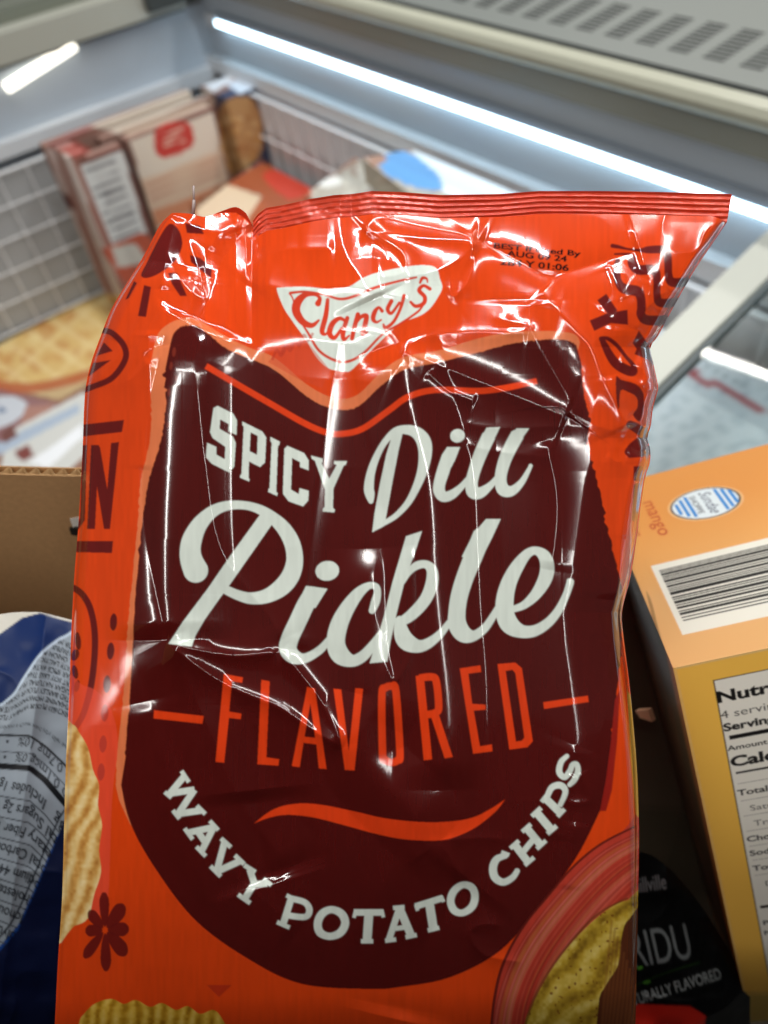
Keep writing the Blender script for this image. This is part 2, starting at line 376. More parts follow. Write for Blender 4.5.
S(t, [(92, 245), (55, 362)], 3.4); cv.ribbon(t([(92, 250, 13), (148, 266, 13), (168, 298, 14), (150, 328, 13), (78, 322, 13)]), WHT, smooth=5)
for P in ([(30, 350), (84, 374)], [(70, 236), (110, 256)]): S(t, P, 2.2)
cv.ribbon(t([(262, 297, 15), (305, 315, 17), (321, 355, 17), (300, 395, 17), (256, 411, 15), (214, 395, 17), (204, 355, 17), (222, 315, 17)]), WHT, closed=True)
S(t, [(358, 309), (484, 309)], 3.2); S(t, [(422, 312), (414, 430)], 4.4); S(t, [(388, 432), (440, 432)], 2.2); S(t, [(366, 300), (358, 332)], 1.8); S(t, [(477, 300), (484, 330)], 1.8)
S(t, [(552, 290), (508, 424)], 3.2); S(t, [(552, 290), (604, 412)], 4); S(t, [(532, 378), (590, 371)], 2.4)
for P in ([(491, 430), (538, 424)], [(578, 415), (626, 405)], [(525, 290), (574, 286)]): S(t, P, 2.2)
S(t, [(620, 284), (738, 247)], 3.2); S(t, [(680, 270), (697, 378)], 4.4); S(t, [(673, 386), (722, 374)], 2.2); S(t, [(622, 276), (630, 302)], 1.8); S(t, [(730, 240), (741, 264)], 1.8)
t = T(430, 740, .2214)
cv.ribbon(t([(150, 654, 15), (190, 668, 17), (203, 710, 17), (188, 755, 17), (146, 781, 15), (108, 768, 17), (93, 725, 17), (110, 680, 17)]), WHT, closed=True)
cv.ribbon(t([(396, 588, 12), (372, 622, 14), (330, 642, 16), (293, 620, 18), (285, 575, 18), (303, 537, 16), (345, 522, 12)]), WHT)
S(t, [(322, 506), (358, 520)], 2)
S(t, [(382, 472), (447, 557)], 3.8); S(t, [(437, 398), (504, 480)], 3.8); S(t, [(414, 513), (476, 438)], 3)
for P in ([(362, 490), (402, 455)], [(428, 566), (470, 530)], [(416, 415), (456, 380)], [(482, 492), (524, 454)]): S(t, P, 2.2)
S(t, [(482, 328), (550, 408)], 4)
for P in ([(460, 345), (502, 306)], [(530, 424), (572, 388)]): S(t, P, 2.4)
S(t, [(520, 262), (592, 332)], 3.8); cv.ribbon(t([(527, 262, 13), (550, 215, 14), (590, 205, 15), (612, 235, 13), (585, 300, 11)]), WHT, smooth=5)
for P in ([(504, 280), (536, 240)], [(576, 346), (608, 312)]): S(t, P, 2.2)
cv.ribbon(t([(622, 70, 10), (592, 100, 13), (584, 145, 14), (608, 168, 13), (632, 140, 13), (644, 112, 12), (662, 110, 12), (668, 140, 13), (652, 180, 13), (628, 205, 10)]), WHT)
# swoosh
t = T(240, 790, .3646)
cv.poly(spline(np.array(t([(38, 92), (90, 54), (150, 38), (220, 40), (320, 60), (400, 78), (500, 88), (580, 86), (640, 75), (690, 50), (728, 25)])), 6).tolist() + spline(np.array(t([(728, 25), (700, 60), (650, 100), (600, 125), (550, 138), (460, 136), (380, 122), (280, 95), (200, 75), (130, 68), (80, 76), (38, 92)])), 6).tolist(), ORA)
# script brand badge
t = T(270, 250, .2344)
cv.poly(t([(30, 172), (45, 160), (150, 157), (240, 166), (285, 166), (340, 155), (400, 118), (470, 93), (600, 68), (680, 66), (713, 82), (724, 120), (735, 160), (716, 202), (682, 250), (640, 280), (560, 312), (500, 362), (420, 440), (350, 510), (318, 519), (250, 505), (200, 460), (150, 380), (90, 295), (58, 245)]), WHT, smooth=5)
LR = (214, 62, 36)
cv.ribbon(t([(82, 184, 6), (150, 178, 5), (230, 190, 5), (298, 209, 6), (360, 197, 6), (450, 160, 6), (560, 130, 5), (628, 116, 4)]), LR)
cv.ribbon(t([(82, 184, 4), (98, 210, 3), (108, 268, 2), (130, 305, 3), (160, 350, 5), (210, 430, 6), (280, 472, 6), (335, 475, 6), (400, 440, 6), (480, 360, 5), (560, 312, 5), (632, 262, 5), (660, 225, 3)]), LR)
for P in ([(205, 228, 13), (212, 205, 8), (190, 190, 7), (150, 192, 12), (118, 222, 18), (112, 262, 18), (138, 305, 15), (178, 322, 11), (208, 300, 5)],
          [(246, 212, 8), (238, 280, 11), (222, 345, 11), (236, 360, 6), (252, 340, 4)],
          [(318, 300, 7), (295, 292, 9), (266, 315, 12), (254, 355, 12), (275, 375, 9), (305, 335, 6)], [(330, 290, 9), (312, 350, 11), (315, 382, 8), (338, 365, 4)],
          [(375, 275, 10), (360, 330, 10), (350, 378, 9)], [(360, 325, 5), (385, 288, 8), (411, 282, 11), (404, 325, 11), (396, 358, 10), (416, 350, 4)],
          [(478, 260, 8), (464, 245, 6), (447, 264, 10), (440, 294, 10), (454, 308, 6), (474, 298, 4)],
          [(518, 218, 9), (502, 252, 9), (518, 270, 7), (552, 225, 6)], [(572, 195, 8), (556, 250, 7), (528, 305, 7), (494, 332, 8), (484, 318, 5)],
          [(682, 166, 8), (655, 152, 7), (636, 172, 9), (660, 200, 9), (655, 228, 9), (622, 240, 8), (600, 222, 6)],
          [(640, 140, 5), (650, 120, 7), (668, 122, 5), (672, 138, 3)]):
    cv.ribbon(t(P), LR, smooth=5, butt=False)
# ghosted words under the badge
cv.poly([(268, 362), (292, 336), (306, 340), (330, 370), (322, 388), (300, 380)], (214, 74, 44), .55)
for k in range(4): cv.ribbon([(272 + k * 9, 360 - k * 6, 1.4), (277 + k * 9, 350 - k * 5, 1.4), (281 + k * 9, 356 - k * 5, 1.2), (286 + k * 9, 348 - k * 5, 1.4)], (190, 50, 28), .6)
# date code
for s_t, x, y, w, h in (('BEST If Used By', 493, 248, 88, 7.6), ('AUG 09 24', 507, 256, 60, 8.), ('2B4 Y 01:06', 500, 264.5, 69, 8.8)):
    put_text(cv, s_t, x, y, h, (26, 8, 10), rot=.095, bold=.03, width=w)
# dark marks at the upper left fold
for P in ([(185, 223), (200, 226), (204, 234), (187, 233)], [(190, 255), (200, 258), (212, 268), (211, 278), (198, 268), (191, 262)], [(168, 273), (177, 273), (187, 296), (180, 296), (172, 284)], [(144, 285), (151, 287), (146, 317), (138, 316)], [(134, 281), (137, 283), (129, 298), (125, 300)]):
    cv.poly(P, DRK)
cv.poly([(169, 224), (178, 229), (182, 240), (181, 250), (174, 262), (160, 273), (147, 278), (141, 275), (147, 262), (158, 240)], DRK, smooth=4)
cv.ribbon([(100, 330, 3), (112, 333, 3), (124, 346, 3), (125, 360, 3), (112, 378, 3), (92, 387, 3), (78, 392, 3)], DRK)
cv.poly([(96, 356), (104, 342), (113, 351)], DRK); cv.poly([(88, 377), (93, 363), (111, 360)], DRK)
for P in ([(70, 426), (124, 420), (122, 432), (70, 438)], [(70, 446), (76, 446), (74, 520), (70, 530)], [(82, 445), (87, 445), (85, 520), (78, 530), (74, 529), (80, 518)],
          [(91, 445), (99, 445), (95, 529), (87, 529)], [(97, 445), (100, 447), (110, 505), (110, 529), (104, 529), (96, 480)], [(111, 443), (119, 442), (110, 529), (104, 529), (106, 505)],
          [(70, 541), (113, 541), (112, 553), (70, 552)]): cv.poly(P, DRK)
cv.ribbon([(70, 586, 3.2), (82, 594, 3.2), (91, 611, 3.2), (95, 640, 3.2), (92, 680, 3.2), (84, 712, 3), (74, 730, 3)], DRK)
for x, y, a, b, r in ((78, 641, 3, 9, -.1), (75, 655, 4, 6, .4), (75, 672, 3, 7, -.2), (77, 686, 2.6, 6, .2), (68, 650, 3, 8, 0), (68, 676, 3, 8, 0)): cv.ell(x, y, a, b, DRK, r)
for x, y in ((113.5, 622), (110.6, 651), (107, 684), (104.7, 713), (103, 744), (101, 772)): cv.ell(x, y, 3.6, 8.6, DRK, .06)
cv.poly([(60, 690), (84, 686), (100, 694), (112, 712), (118, 745), (112, 800), (108, 900), (100, 915), (60, 900)], (240, 82, 62), .55, smooth=5)
# chip crop at the left edge
cl = [(50, 722), (72, 724), (80, 734), (88, 748), (93, 770), (99, 785), (98, 805), (102, 825), (99, 850), (101, 872), (94, 895), (88, 918), (74, 926), (50, 932)]
cv.poly(cl, (222, 172, 96), smooth=4)
class Clip:
    def __init__(s, base, pts, sm=4):
        s.b = base; m = Canvas(30, 170, 760, 1110, 3, (0, 0, 0)); m.a[:] = 0; m.poly(pts, (255, 255, 255), smooth=sm); s.m = m.a[..., :1]; s.save = base.a.copy()
    def done(s): s.b.a[:] = s.save * (1 - s.m) + s.b.a * s.m
cc = Clip(cv, cl)
for k in range(14):
    x0 = 20 + k * 11; y0 = 700 + k * 6
    cv.ribbon([(x0 + 40, 690 + k * 12, 2.5), (x0 + 12, 770 + k * 12, 3.4), (x0 - 12, 850 + k * 14, 2.6)], (242, 206, 136), .75)
    cv.ribbon([(x0 + 46, 690 + k * 12, 1.5), (x0 + 18, 770 + k * 12, 2.2), (x0 - 6, 850 + k * 14, 1.6)], (182, 120, 50), .65)
for _ in range(60): cv.ell(rng.uniform(55, 102), rng.uniform(730, 925), rng.uniform(.5, 1.6), rng.uniform(.5, 1.4), (170, 104, 44), rng.uniform(0, 3), .7)
cc.done()
def texture(pts, pal, ang, wl, seed, bumps=10, warp=14):
    m = Canvas(30, 170, 760, 1110, 3, (0, 0, 0)); m.a[:] = 0; m.poly(pts, (255, 255, 255), smooth=4); m = m.a[..., :1]
    j, i = np.nonzero(m[..., 0] > 0)
    if not len(j): return
    X_ = i / 3. + 30; Y_ = j / 3. + 170; c, q = math.cos(ang), math.sin(ang)
    U_ = X_ * c + Y_ * q + warp * .4 * vnoise(X_, Y_, 30, seed + 3); r_ = .5 + .5 * np.sin(U_ * 2 * np.pi / wl)
    f = .55 * r_ + .30 * (.5 + .5 * vnoise(X_, Y_, bumps, seed)) + .25 * (.5 + .5 * vnoise(X_, Y_, bumps * .35, seed + 1)) - .05
    f = np.clip(f, 0, 1)[:, None] * (len(pal) - 1); k0 = np.minimum(f.astype(int), len(pal) - 2); fr = f - k0
    P_ = np.array([lin(p) for p in pal]); col = P_[k0[:, 0]] * (1 - fr) + P_[k0[:, 0] + 1] * fr
    w_ = m[j, i]; cv.a[j, i] = cv.a[j, i] * (1 - w_) + col * w_
texture(cl, [(176, 112, 44), (214, 160, 84), (236, 200, 130), (246, 222, 168)], .35, 15, 60, 9)
# flower mark
for k in range(8):
    a = math.radians(-92 + k * 45); L = (22, 20, 17, 21, 24, 22, 14, 16)[k]; w = (6, 8, 7, 8, 6.5, 6, 6, 6)[k]
    c, q = math.cos(a), math.sin(a); P = [(3, 0), (L * .6, -w * .75), (L * 1.3, -w), (L * 1.65, -w * .5), (L * 1.72, 0), (L * 1.65, w * .5), (L * 1.3, w), (L * .6, w * .75)]
    cv.poly([(105 + (x * c - y * q) * .82, 930 + (x * q + y * c)) for x, y in P], DRK, .95, smooth=4)
cv.poly([(207, 985), (232, 985), (219, 997)], (176, 40, 22), .7)
# chip crop at the bottom
cl = [(70, 1110), (78, 1030), (84, 1014), (96, 1003), (112, 999), (124, 1004), (136, 1000), (150, 1007), (162, 1003), (176, 1010), (188, 1006), (200, 1014), (214, 1010), (224, 1022), (234, 1045), (240, 1110)]
cv.poly(cl, (196, 146, 40), smooth=4); cc = Clip(cv, cl)
for k in range(12):
    x = 84 + k * 13; cv.ribbon([(x + 6, 995, 3), (x, 1030, 3.4), (x - 10, 1110, 3)], (228, 186, 76), .7); cv.ribbon([(x + 12, 995, 1.6), (x + 7, 1030, 2), (x - 3, 1110, 2)], (150, 96, 20), .6)
for _ in range(70): cv.ell(rng.uniform(75, 235), rng.uniform(1000, 1050), rng.uniform(.5, 1.6), rng.uniform(.5, 1.3), (120, 70, 20), 0, .7)
cc.done()
texture(cl, [(140, 92, 18), (190, 140, 34), (222, 178, 66), (236, 200, 104)], .12, 13, 70, 8)
# printed glass rim with a dipped chip, lower right
jar = [(488, 1110), (490, 1030), (496, 985), (506, 955), (524, 925), (546, 898), (572, 868), (600, 845), (622, 832), (660, 820), (680, 1110)]
cv.poly(jar, (192, 62, 46), smooth=4); cc = Clip(cv, jar)
for k in range(64):
    f = k / 64; o = f * 105; r = np.random.default_rng(k)
    col = [(206, 84, 62), (150, 70, 34), (216, 120, 106), (176, 48, 34), (176, 120, 60), (110, 30, 24)][r.integers(0, 6)]
    cv.ribbon([(490 + o, 1060, .7), (498 + o * .95, 1000 + o * .2, .6 + r.random()), (520 + o * .9, 945 + o * .45, .5 + 1.2 * r.random()), (560 + o * .75, 892 + o * .6, .5 + r.random()), (605 + o * .5, 850 + o * .75, .8), (660, 824 + o * .8, .6)], col, .12 + .38 * r.random())
for o, w_, a_ in ((14, 5, .3), (40, 8, .22), (66, 3, .4), (84, 6, .25)): cv.ribbon([(490 + o, 1060, w_ * .4), (498 + o * .95, 1000 + o * .2, w_ * .7), (520 + o * .9, 945 + o * .45, w_), (560 + o * .75, 892 + o * .6, w_), (605 + o * .5, 850 + o * .75, w_ * .6), (660, 824 + o * .8, w_ * .4)], (224, 130, 108), a_ * .6)
chip = [(518, 1110), (524, 1030), (530, 1010), (548, 975), (570, 945), (592, 922), (610, 908), (628, 900), (660, 894), (680, 1110)]
cv.poly(chip, (168, 136, 34), smooth=4)
texture(chip, [(118, 84, 22), (160, 126, 34), (190, 156, 48), (214, 184, 84), (226, 204, 120)], .75, 30, 80, 9, 26)
cc2 = Clip(cv, chip)
for k in range(60): cv.ell(rng.uniform(520, 640), rng.uniform(900, 1080), rng.uniform(1, 3), rng.uniform(1, 3), [(196, 160, 52), (140, 104, 26), (186, 146, 46), (206, 176, 70)][k % 4], -.8, .35)
for k in range(130): cv.ell(rng.uniform(520, 640), rng.uniform(900, 1060), rng.uniform(.5, 1.7), rng.uniform(.5, 1.7), (112, 58, 18), 0, .8)
cv.poly([(600, 1110), (598, 1010), (606, 985), (618, 965), (622, 935), (630, 918), (660, 905), (690, 1110)], (84, 40, 20), smooth=4)
for k in range(12): cv.ribbon([(612 + k * 3, 920 + k * 8, 1.2), (606 + k * 3, 980 + k * 8, 1.5), (600 + k * 3, 1050, 1.2)], (126, 72, 34), .4)
cc2.done()
cv.ribbon([(518, 1110, 1.4), (524, 1030, 1.4), (548, 973, 1.4), (592, 919, 1.2), (628, 898, 1)], (110, 60, 24), .7)
cc.done()
cv.ribbon([(489, 1100, 1.3), (491, 1030, 1.3), (497, 985, 1.5), (507, 955, 1.4), (525, 924, 1.3), (547, 897, 1.2), (573, 867, 1.2), (601, 844, 1.2), (636, 826, 1)], (92, 24, 18), .9)
# yellow edge of another chip photo on the right flank
cv.poly([(627, 690), (634, 700), (640, 760), (642, 820), (636, 815), (631, 760)], (200, 150, 60))
# right flank marks
t = T(590, 230, .1302)
for P in ([(165, 120, 16), (220, 130, 14), (290, 146, 8), (380, 156, 12), (450, 152, 28), (560, 150, 30), (592, 180, 30), (600, 260, 30), (605, 350, 30), (635, 402, 36), (760, 400, 36)],
          [(185, 185, 7), (270, 186, 10), (315, 205, 25), (325, 260, 34), (370, 305, 38), (470, 305, 38), (508, 330, 32), (515, 400, 28), (515, 500, 28), (545, 560, 34), (700, 552, 34)],
          [(215, 225, 18), (205, 300, 28), (215, 390, 28), (260, 450, 38), (360, 470, 40), (390, 520, 34), (395, 600, 34), (392, 650, 34), (440, 692, 38), (600, 694, 38)]):
    cv.ribbon(t(P), DRK, smooth=5)
for P in ([(90, 515, 42), (180, 640, 38)], [(15, 735, 44), (150, 675, 40), (290, 670, 58)]): cv.ribbon(t(P), DRK, smooth=0)
t = T(570, 330, .1464)
cv.ribbon(t([(210, 55, 10), (225, 80, 20), (265, 160, 28), (310, 225, 32), (370, 265, 34), (430, 285, 30), (430, 240, 16), (380, 180, 12), (320, 105, 14), (260, 60, 14)]), DRK, closed=True)
cv.poly(t([(428, 90), (470, 5), (510, 60), (545, 130), (575, 250), (540, 205), (440, 165), (455, 130)]), DRK)
cv.poly(t([(315, 320), (350, 340), (450, 370), (500, 430), (505, 520), (490, 600), (470, 625), (430, 580), (460, 530), (455, 460), (400, 425), (345, 415), (335, 540), (318, 480)]), DRK, smooth=3)
for P in ([(400, 640, 26), (470, 680, 34), (545, 735, 28)], [(390, 840, 22), (440, 800, 40), (520, 740, 36)], [(400, 850, 24), (470, 840, 30), (550, 820, 34)], [(465, 930, 30), (465, 1030, 30)]): cv.ribbon(t(P), DRK, smooth=4)
cv.ribbon(t([(462, 1060, 26), (450, 1180, 22), (440, 1300, 18)]), DRK)
# very fine film streaks (ink density)
yy, xx = np.mgrid[0:cv.H, 0:cv.W]; xx = xx / 3. + 30; yy = yy / 3. + 170
cv.a *= (1 + .05 * vnoise(xx, yy * .15, 3.0, 11) + .03 * vnoise(xx, yy, 60, 12))[..., None].astype(np.float32)
cv.soften(3)
# lettering seen under the printed matt film keeps its own tone

# ================================================================== THE CHIP BAG : shape
THB = math.radians(3)
NB = np.array([0., -math.sin(THB), math.cos(THB)]); PB = rays(365, 560) * .325
PXM = .325 / F                               # one photo pixel on the bag, in metres
def lift(px, py, h):
    """point on the pixel's ray that stands h (metres) in front of the bag's plane"""
    d = rays(px, py); t = ((PB @ NB) + h) / (d @ NB)
    return c2w(d * t[..., None])
topE = np.array([(172, 213), (182, 213), (192, 214), (205, 217), (222, 211), (236, 207), (246, 213), (252, 222), (258, 214), (266, 208), (284, 205), (310, 199), (335, 195), (352, 194), (372, 191), (400, 192), (440, 195), (500, 194), (540, 191), (600, 191), (660, 192), (732, 194)], float)
leftE = np.array([(172, 213), (160, 225), (147, 250), (135, 270), (120, 294), (110, 312), (100, 338), (92, 360), (86, 385), (84, 410), (83, 440), (81, 480), (78, 530), (74, 580), (71, 640), (69, 700), (66, 760), (64, 830), (62, 900), (58, 960), (55, 1020), (50, 1110)], float)
rightE = np.array([(732, 194), (727, 222), (715, 240), (700, 262), (686, 285), (672, 310), (658, 336), (650, 347), (653, 362), (657, 380), (658, 390), (653, 408), (651, 425), (647, 438), (650, 448), (650, 462), (645, 478), (641, 505), (637, 535), (631, 575), (622, 612), (624, 640), (629, 680), (633, 720), (637, 770), (639, 830), (638, 900), (636, 1000), (634, 1110)], float)
CRE = []
def crease(pts, amp, w, taper=14, sm=5, r=1.2): CRE.append((np.array(spline(pts, sm)) if sm else np.array(pts, float), amp * 1.6, w, taper, r))
# left vertical fold and its branches
crease([(163, 262), (160, 290), (164, 330), (164, 400), (164, 470), (165, 560), (166, 640)], 9, 30, 20, r=13)
crease([(166, 640), (182, 672), (200, 710), (215, 745), (240, 800), (290, 870)], 3.5, 20, 20)
crease([(164, 335), (163, 344), (150, 400), (146, 450), (143, 500), (150, 560), (166, 640)], -2.2, 10, 12)
crease([(158, 285), (140, 320), (120, 352), (95, 385)], 1.6, 8)
crease([(165, 250), (185, 285), (205, 297), (196, 262), (188, 240)], 1.8, 8)
crease([(192, 330), (200, 345), (194, 362), (198, 400), (206, 470), (215, 530), (232, 570), (268, 615), (282, 640)], 2.2, 18)
# leaf shaped fold below the P
crease([(166, 643), (200, 650), (235, 656), (280, 652)], 4.4, 12)
crease([(280, 650), (305, 680), (325, 708), (343, 748)], 3.6, 11)
crease([(166, 643), (195, 665), (232, 688), (280, 708), (315, 732), (343, 748)], 4.4, 12)
# centre folds
crease([(338, 330), (333, 367), (326, 411), (318, 484), (308, 557), (302, 600), (297, 650)], 2.6, 18, r=3)
crease([(392, 345), (400, 372), (412, 420), (426, 480), (431, 560), (434, 615), (440, 690), (441, 790)], 7.5, 20, 30, r=10)
crease([(366, 548), (369, 633), (376, 680), (378, 700), (365, 720), (364, 757), (378, 780), (400, 800), (440, 841)], 6.5, 19, 40, r=8)
crease([(440, 841), (425, 852), (408, 863)], 2.5, 14); crease([(440, 841), (452, 860), (465, 882)], 1.8, 10); crease([(440, 841), (480, 838), (510, 840)], 1.2, 8)
crease([(415, 545), (418, 600), (412, 650), (395, 680), (385, 662)], 1.4, 8)
crease([(255, 790), (262, 850), (272, 885)], -7, 34)
crease([(470, 880), (420, 950), (400, 1020)], -4, 34)
crease([(450, 300), (500, 300), (560, 312)], -2.5, 20)
crease([(150, 700), (175, 790), (230, 870), (300, 930)], 2.0, 22)
# upper right loop
crease([(399, 351), (440, 366), (490, 386), (540, 406), (568, 417)], 3.4, 16, 6)
crease([(568, 417), (571, 404), (550, 365), (532, 330), (530, 300)], 3.0, 18, 6)
crease([(399, 351), (426, 337), (480, 331), (528, 334)], 1.6, 10, 6)
crease([(495, 318), (530, 327), (500, 336)], 1.2, 6)
crease([(546, 440), (556, 490), (556, 530), (550, 570)], 2.2, 14, 10)
# shoulder folds under the seal
crease([(362, 229), (379, 218), (420, 226), (477, 237)], 2.6, 12, 6)
crease([(362, 229), (400, 235), (440, 239), (477, 240)], 2.2, 10, 6)
crease([(477, 238), (460, 258), (433, 271), (404, 277)], 2.4, 12, 6)
crease([(477, 240), (474, 262), (466, 285), (450, 300)], 2.0, 10, 6)
crease([(362, 229), (392, 244), (405, 257), (402, 273), (379, 277)], 2.2, 9, 6)
crease([(339, 205), (341, 235), (348, 258), (362, 280), (372, 300)], 4.5, 22, 6)
crease([(262, 284), (300, 290), (345, 286), (380, 292), (410, 300)], 2.0, 12, 8)
crease([(245, 284), (262, 262), (284, 250), (335, 248)], 2.4, 14, 8)
crease([(478, 240), (520, 262), (548, 276), (580, 268), (640, 250)], -4.5, 18, 8)
crease([(540, 290), (575, 330), (592, 350), (606, 385), (618, 410), (626, 430)], 3.2, 18, 6)
crease([(644, 453), (630, 485), (621, 540), (618, 600)], 3.0, 14, 8)
crease([(428, 372), (452, 392), (476, 402)], 1.6, 7, 5); crease([(465, 423), (500, 428), (590, 426), (625, 436)], 1.1, 12, 6)
crease([(450, 431), (470, 445), (500, 452), (555, 458)], .6, 8, 6)
crease([(244, 205), (240, 235), (222, 262), (208, 300), (196, 326)], -7, 24, 8)
crease([(258, 222), (262, 246), (240, 276), (230, 310), (222, 335)], -5, 20, 8)
crease([(576, 745), (560, 790), (552, 840)], 1.4, 14, 8)
crease([(575, 775), (566, 800), (590, 800), (580, 772)], 1.0, 5, 4); crease([(576, 822), (572, 850), (568, 890)], 1.6, 7, 6)
crease([(500, 925), (480, 925), (470, 935), (485, 955), (520, 962)], 1.2, 6, 5)
# crumpled right flank
for P, a, w in (([(608, 262), (618, 285), (625, 300)], 2.2, 8), ([(605, 268), (612, 290), (600, 310)], -2, 8), ([(660, 282), (680, 292), (690, 275)], 1.8, 6), ([(652, 280), (645, 310), (636, 330)], 1.8, 7),
                ([(645, 310), (660, 296), (668, 290)], 2, 6), ([(640, 340), (648, 352), (640, 368), (652, 380)], 2.6, 7), ([(618, 362), (635, 366), (648, 372), (655, 392)], 2.8, 8),
                ([(640, 388), (650, 378), (656, 392), (650, 412)], 2.4, 7), ([(612, 375), (618, 400), (624, 418), (645, 432), (650, 445)], 3, 9), ([(630, 412), (645, 428), (650, 440)], -2.6, 6),
                ([(625, 455), (640, 458), (648, 448)], 2, 7), ([(640, 466), (634, 500), (628, 540)], 2, 8), ([(606, 455), (618, 462), (622, 460)], 1.2, 5), ([(640, 270), (620, 300), (615, 330)], -2, 10),
                ([(660, 310), (640, 345), (628, 380)], -2.4, 9)):
    crease(P, a * .55, w, 5)
for P, a, w in (([(172, 214), (150, 262), (128, 306), (112, 340)], 2.2, 9), ([(176, 216), (166, 255), (162, 290)], 2.0, 9), ([(185, 222), (215, 232), (236, 226), (240, 215)], 2, 8), ([(208, 250), (220, 232), (238, 222)], 2, 8),
                ([(163, 300), (140, 345), (128, 380), (150, 360)], 1.4, 7), ([(148, 330), (150, 390), (146, 430), (144, 470)], 1.6, 8)):
    crease(P, a, w, 6)
def bulge(x, y):
    xl = np.interp(y, leftE[:, 1], leftE[:, 0]); xr = np.interp(y, rightE[:, 1], rightE[:, 0]); yt = np.interp(x, topE[:, 0], topE[:, 1])
    dl = np.clip(x - xl, 0, None); dr = np.clip(xr - x, 0, None); dt = np.clip(y - yt, 0, None)
    f = lambda u, p: 1 - (1 - np.clip(u, 0, 1)) ** p
    return 62 * (.22 * f(dl / 14, 2) + .78 * f(dl / 120, 1.7)) * (.60 * f(dr / 11, 2) + .40 * f(dr / 60, 1.5)) * f((dt + 4) / 150, 1.8)
def drop(x, y): return 44 * (np.clip(y - 470, 0, None) / 500.) ** 1.8 * bulge(x, y) / 60
def heights(x, y):
    h = bulge(x, y)
    # broad waviness of a filled pouch
    h = h - drop(x, y)
    h = h + vnoise(x, y, 95, 3) * .8 * sstep(h, 4, 30) + vnoise(x, y * .6, 42, 4) * .1
    rid = 1 - np.abs(vnoise(x, y * .7, 60, 8)); h = h + .4 * rid ** 3 * sstep(h, 2, 14)
    fl = sstep(x, 590, 645) * sstep(-y, -520, -400) + .22 * sstep(-y, -330, -250) * sstep(-x, -560, -200)
    h = h + fl * (1 - np.abs(vnoise(x + .3 * y, y, 22, 9))) ** 2 * .7
    for P, amp, w, tap, r in CRE:
        x0, y0 = P.min(0) - 4 * w; x1, y1 = P.max(0) + 4 * w
        m = (x > x0) & (x < x1) & (y > y0) & (y < y1); xs, ys = x[m], y[m]
        if not len(xs): continue
        seg = np.diff(P, axis=0); L = np.hypot(seg[:, 0], seg[:, 1]); cum = np.r_[0, np.cumsum(L)]; tot = cum[-1]
        best = np.full(xs.shape, 1e9, np.float32); along = np.zeros(xs.shape, np.float32)
        for i in range(len(seg)):
            if L[i] < 1e-6: continue
            t = np.clip(((xs - P[i, 0]) * seg[i, 0] + (ys - P[i, 1]) * seg[i, 1]) / L[i] ** 2, 0, 1)
            d = (xs - P[i, 0] - t * seg[i, 0]) ** 2 + (ys - P[i, 1] - t * seg[i, 1]) ** 2
            k = d < best; best[k] = d[k]; along[k] = (cum[i] + t * L[i])[k]
        a = amp * sstep(along, -tap * .5, tap) * sstep(tot - along, -tap * .5, tap)
        if w < 19: h[m] += a * np.exp(-(np.sqrt(best + r * r) - r) / w); continue
        tn = 1 - (np.sqrt(best + r * r) - r) / (w * 1.9); h[m] += a * .5 * (tn + np.sqrt(tn * tn + .002)) * sstep(-best, -(w * 3.4) ** 2, -(w * 2.2) ** 2)
    return h
def coons(top, bot, lef, rig, nu, nv):
    s = np.linspace(0, 1, nu)[None, :, None]; t = np.linspace(0, 1, nv)[:, None, None]
    def res(P, n):
        P = np.asarray(P, float); L = np.r_[0, np.cumsum(np.hypot(*np.diff(P, axis=0).T))]; q = np.linspace(0, L[-1], n)
        return np.c_[np.interp(q, L, P[:, 0]), np.interp(q, L, P[:, 1])]
    A = res(top, nu)[None]; B = res(bot, nu)[None]; C_ = res(lef, nv)[:, None]; D = res(rig, nv)[:, None]
    G = (1 - t) * A + t * B + (1 - s) * C_ + s * D - ((1 - s) * (1 - t) * A[0, 0] + s * (1 - t) * A[0, -1] + (1 - s) * t * B[0, 0] + s * t * B[0, -1])
    return G[..., 0], G[..., 1]
# body boundary: below the seal on the right, up to the folded tip on the left
iseal = topE[:, 0] >= 252
bodyTop = [tuple(p) for p in spline(topE[~iseal], 4)] + [(258, 236)] + [(x, float(np.interp(x, topE[:, 0], topE[:, 1])) + 23) for x in range(266, 722, 8)] + [(727, 222)]
bodyL = spline(leftE, 4); bodyR = spline(rightE[1:], 4)
bodyB = [(50, 1110), (634, 1110)]
bag = thing('chip_bag', 'shiny red orange and maroon bag of spicy dill pickle wavy potato chips in front', 'chip bag', at(350, 1100, .40))
film = mat('printed_film', attr=True, rough=.12, spec=.85, coat=.0, bump=0); film.node_tree.nodes['Principled BSDF'].inputs['IOR'].default_value = 1.55
nu, nv = 820, 1120
X, Y = coons(bodyTop, bodyB, bodyL, bodyR, nu, nv)
Hh = heights(X.ravel().copy(), Y.ravel().copy()).reshape(X.shape)
edge = np.minimum(np.minimum(np.linspace(0, 1, nu)[None] * nu, (1 - np.linspace(0, 1, nu)[None]) * nu), 6) / 6.
Hh = Hh * edge + 0 * (1 - edge)
V = lift(X.ravel(), Y.ravel(), Hh.ravel() * PXM)
newobj('front_panel', V, None, film, bag, True, cv.sample(X.ravel(), Y.ravel()), gridquads(nu, nv))
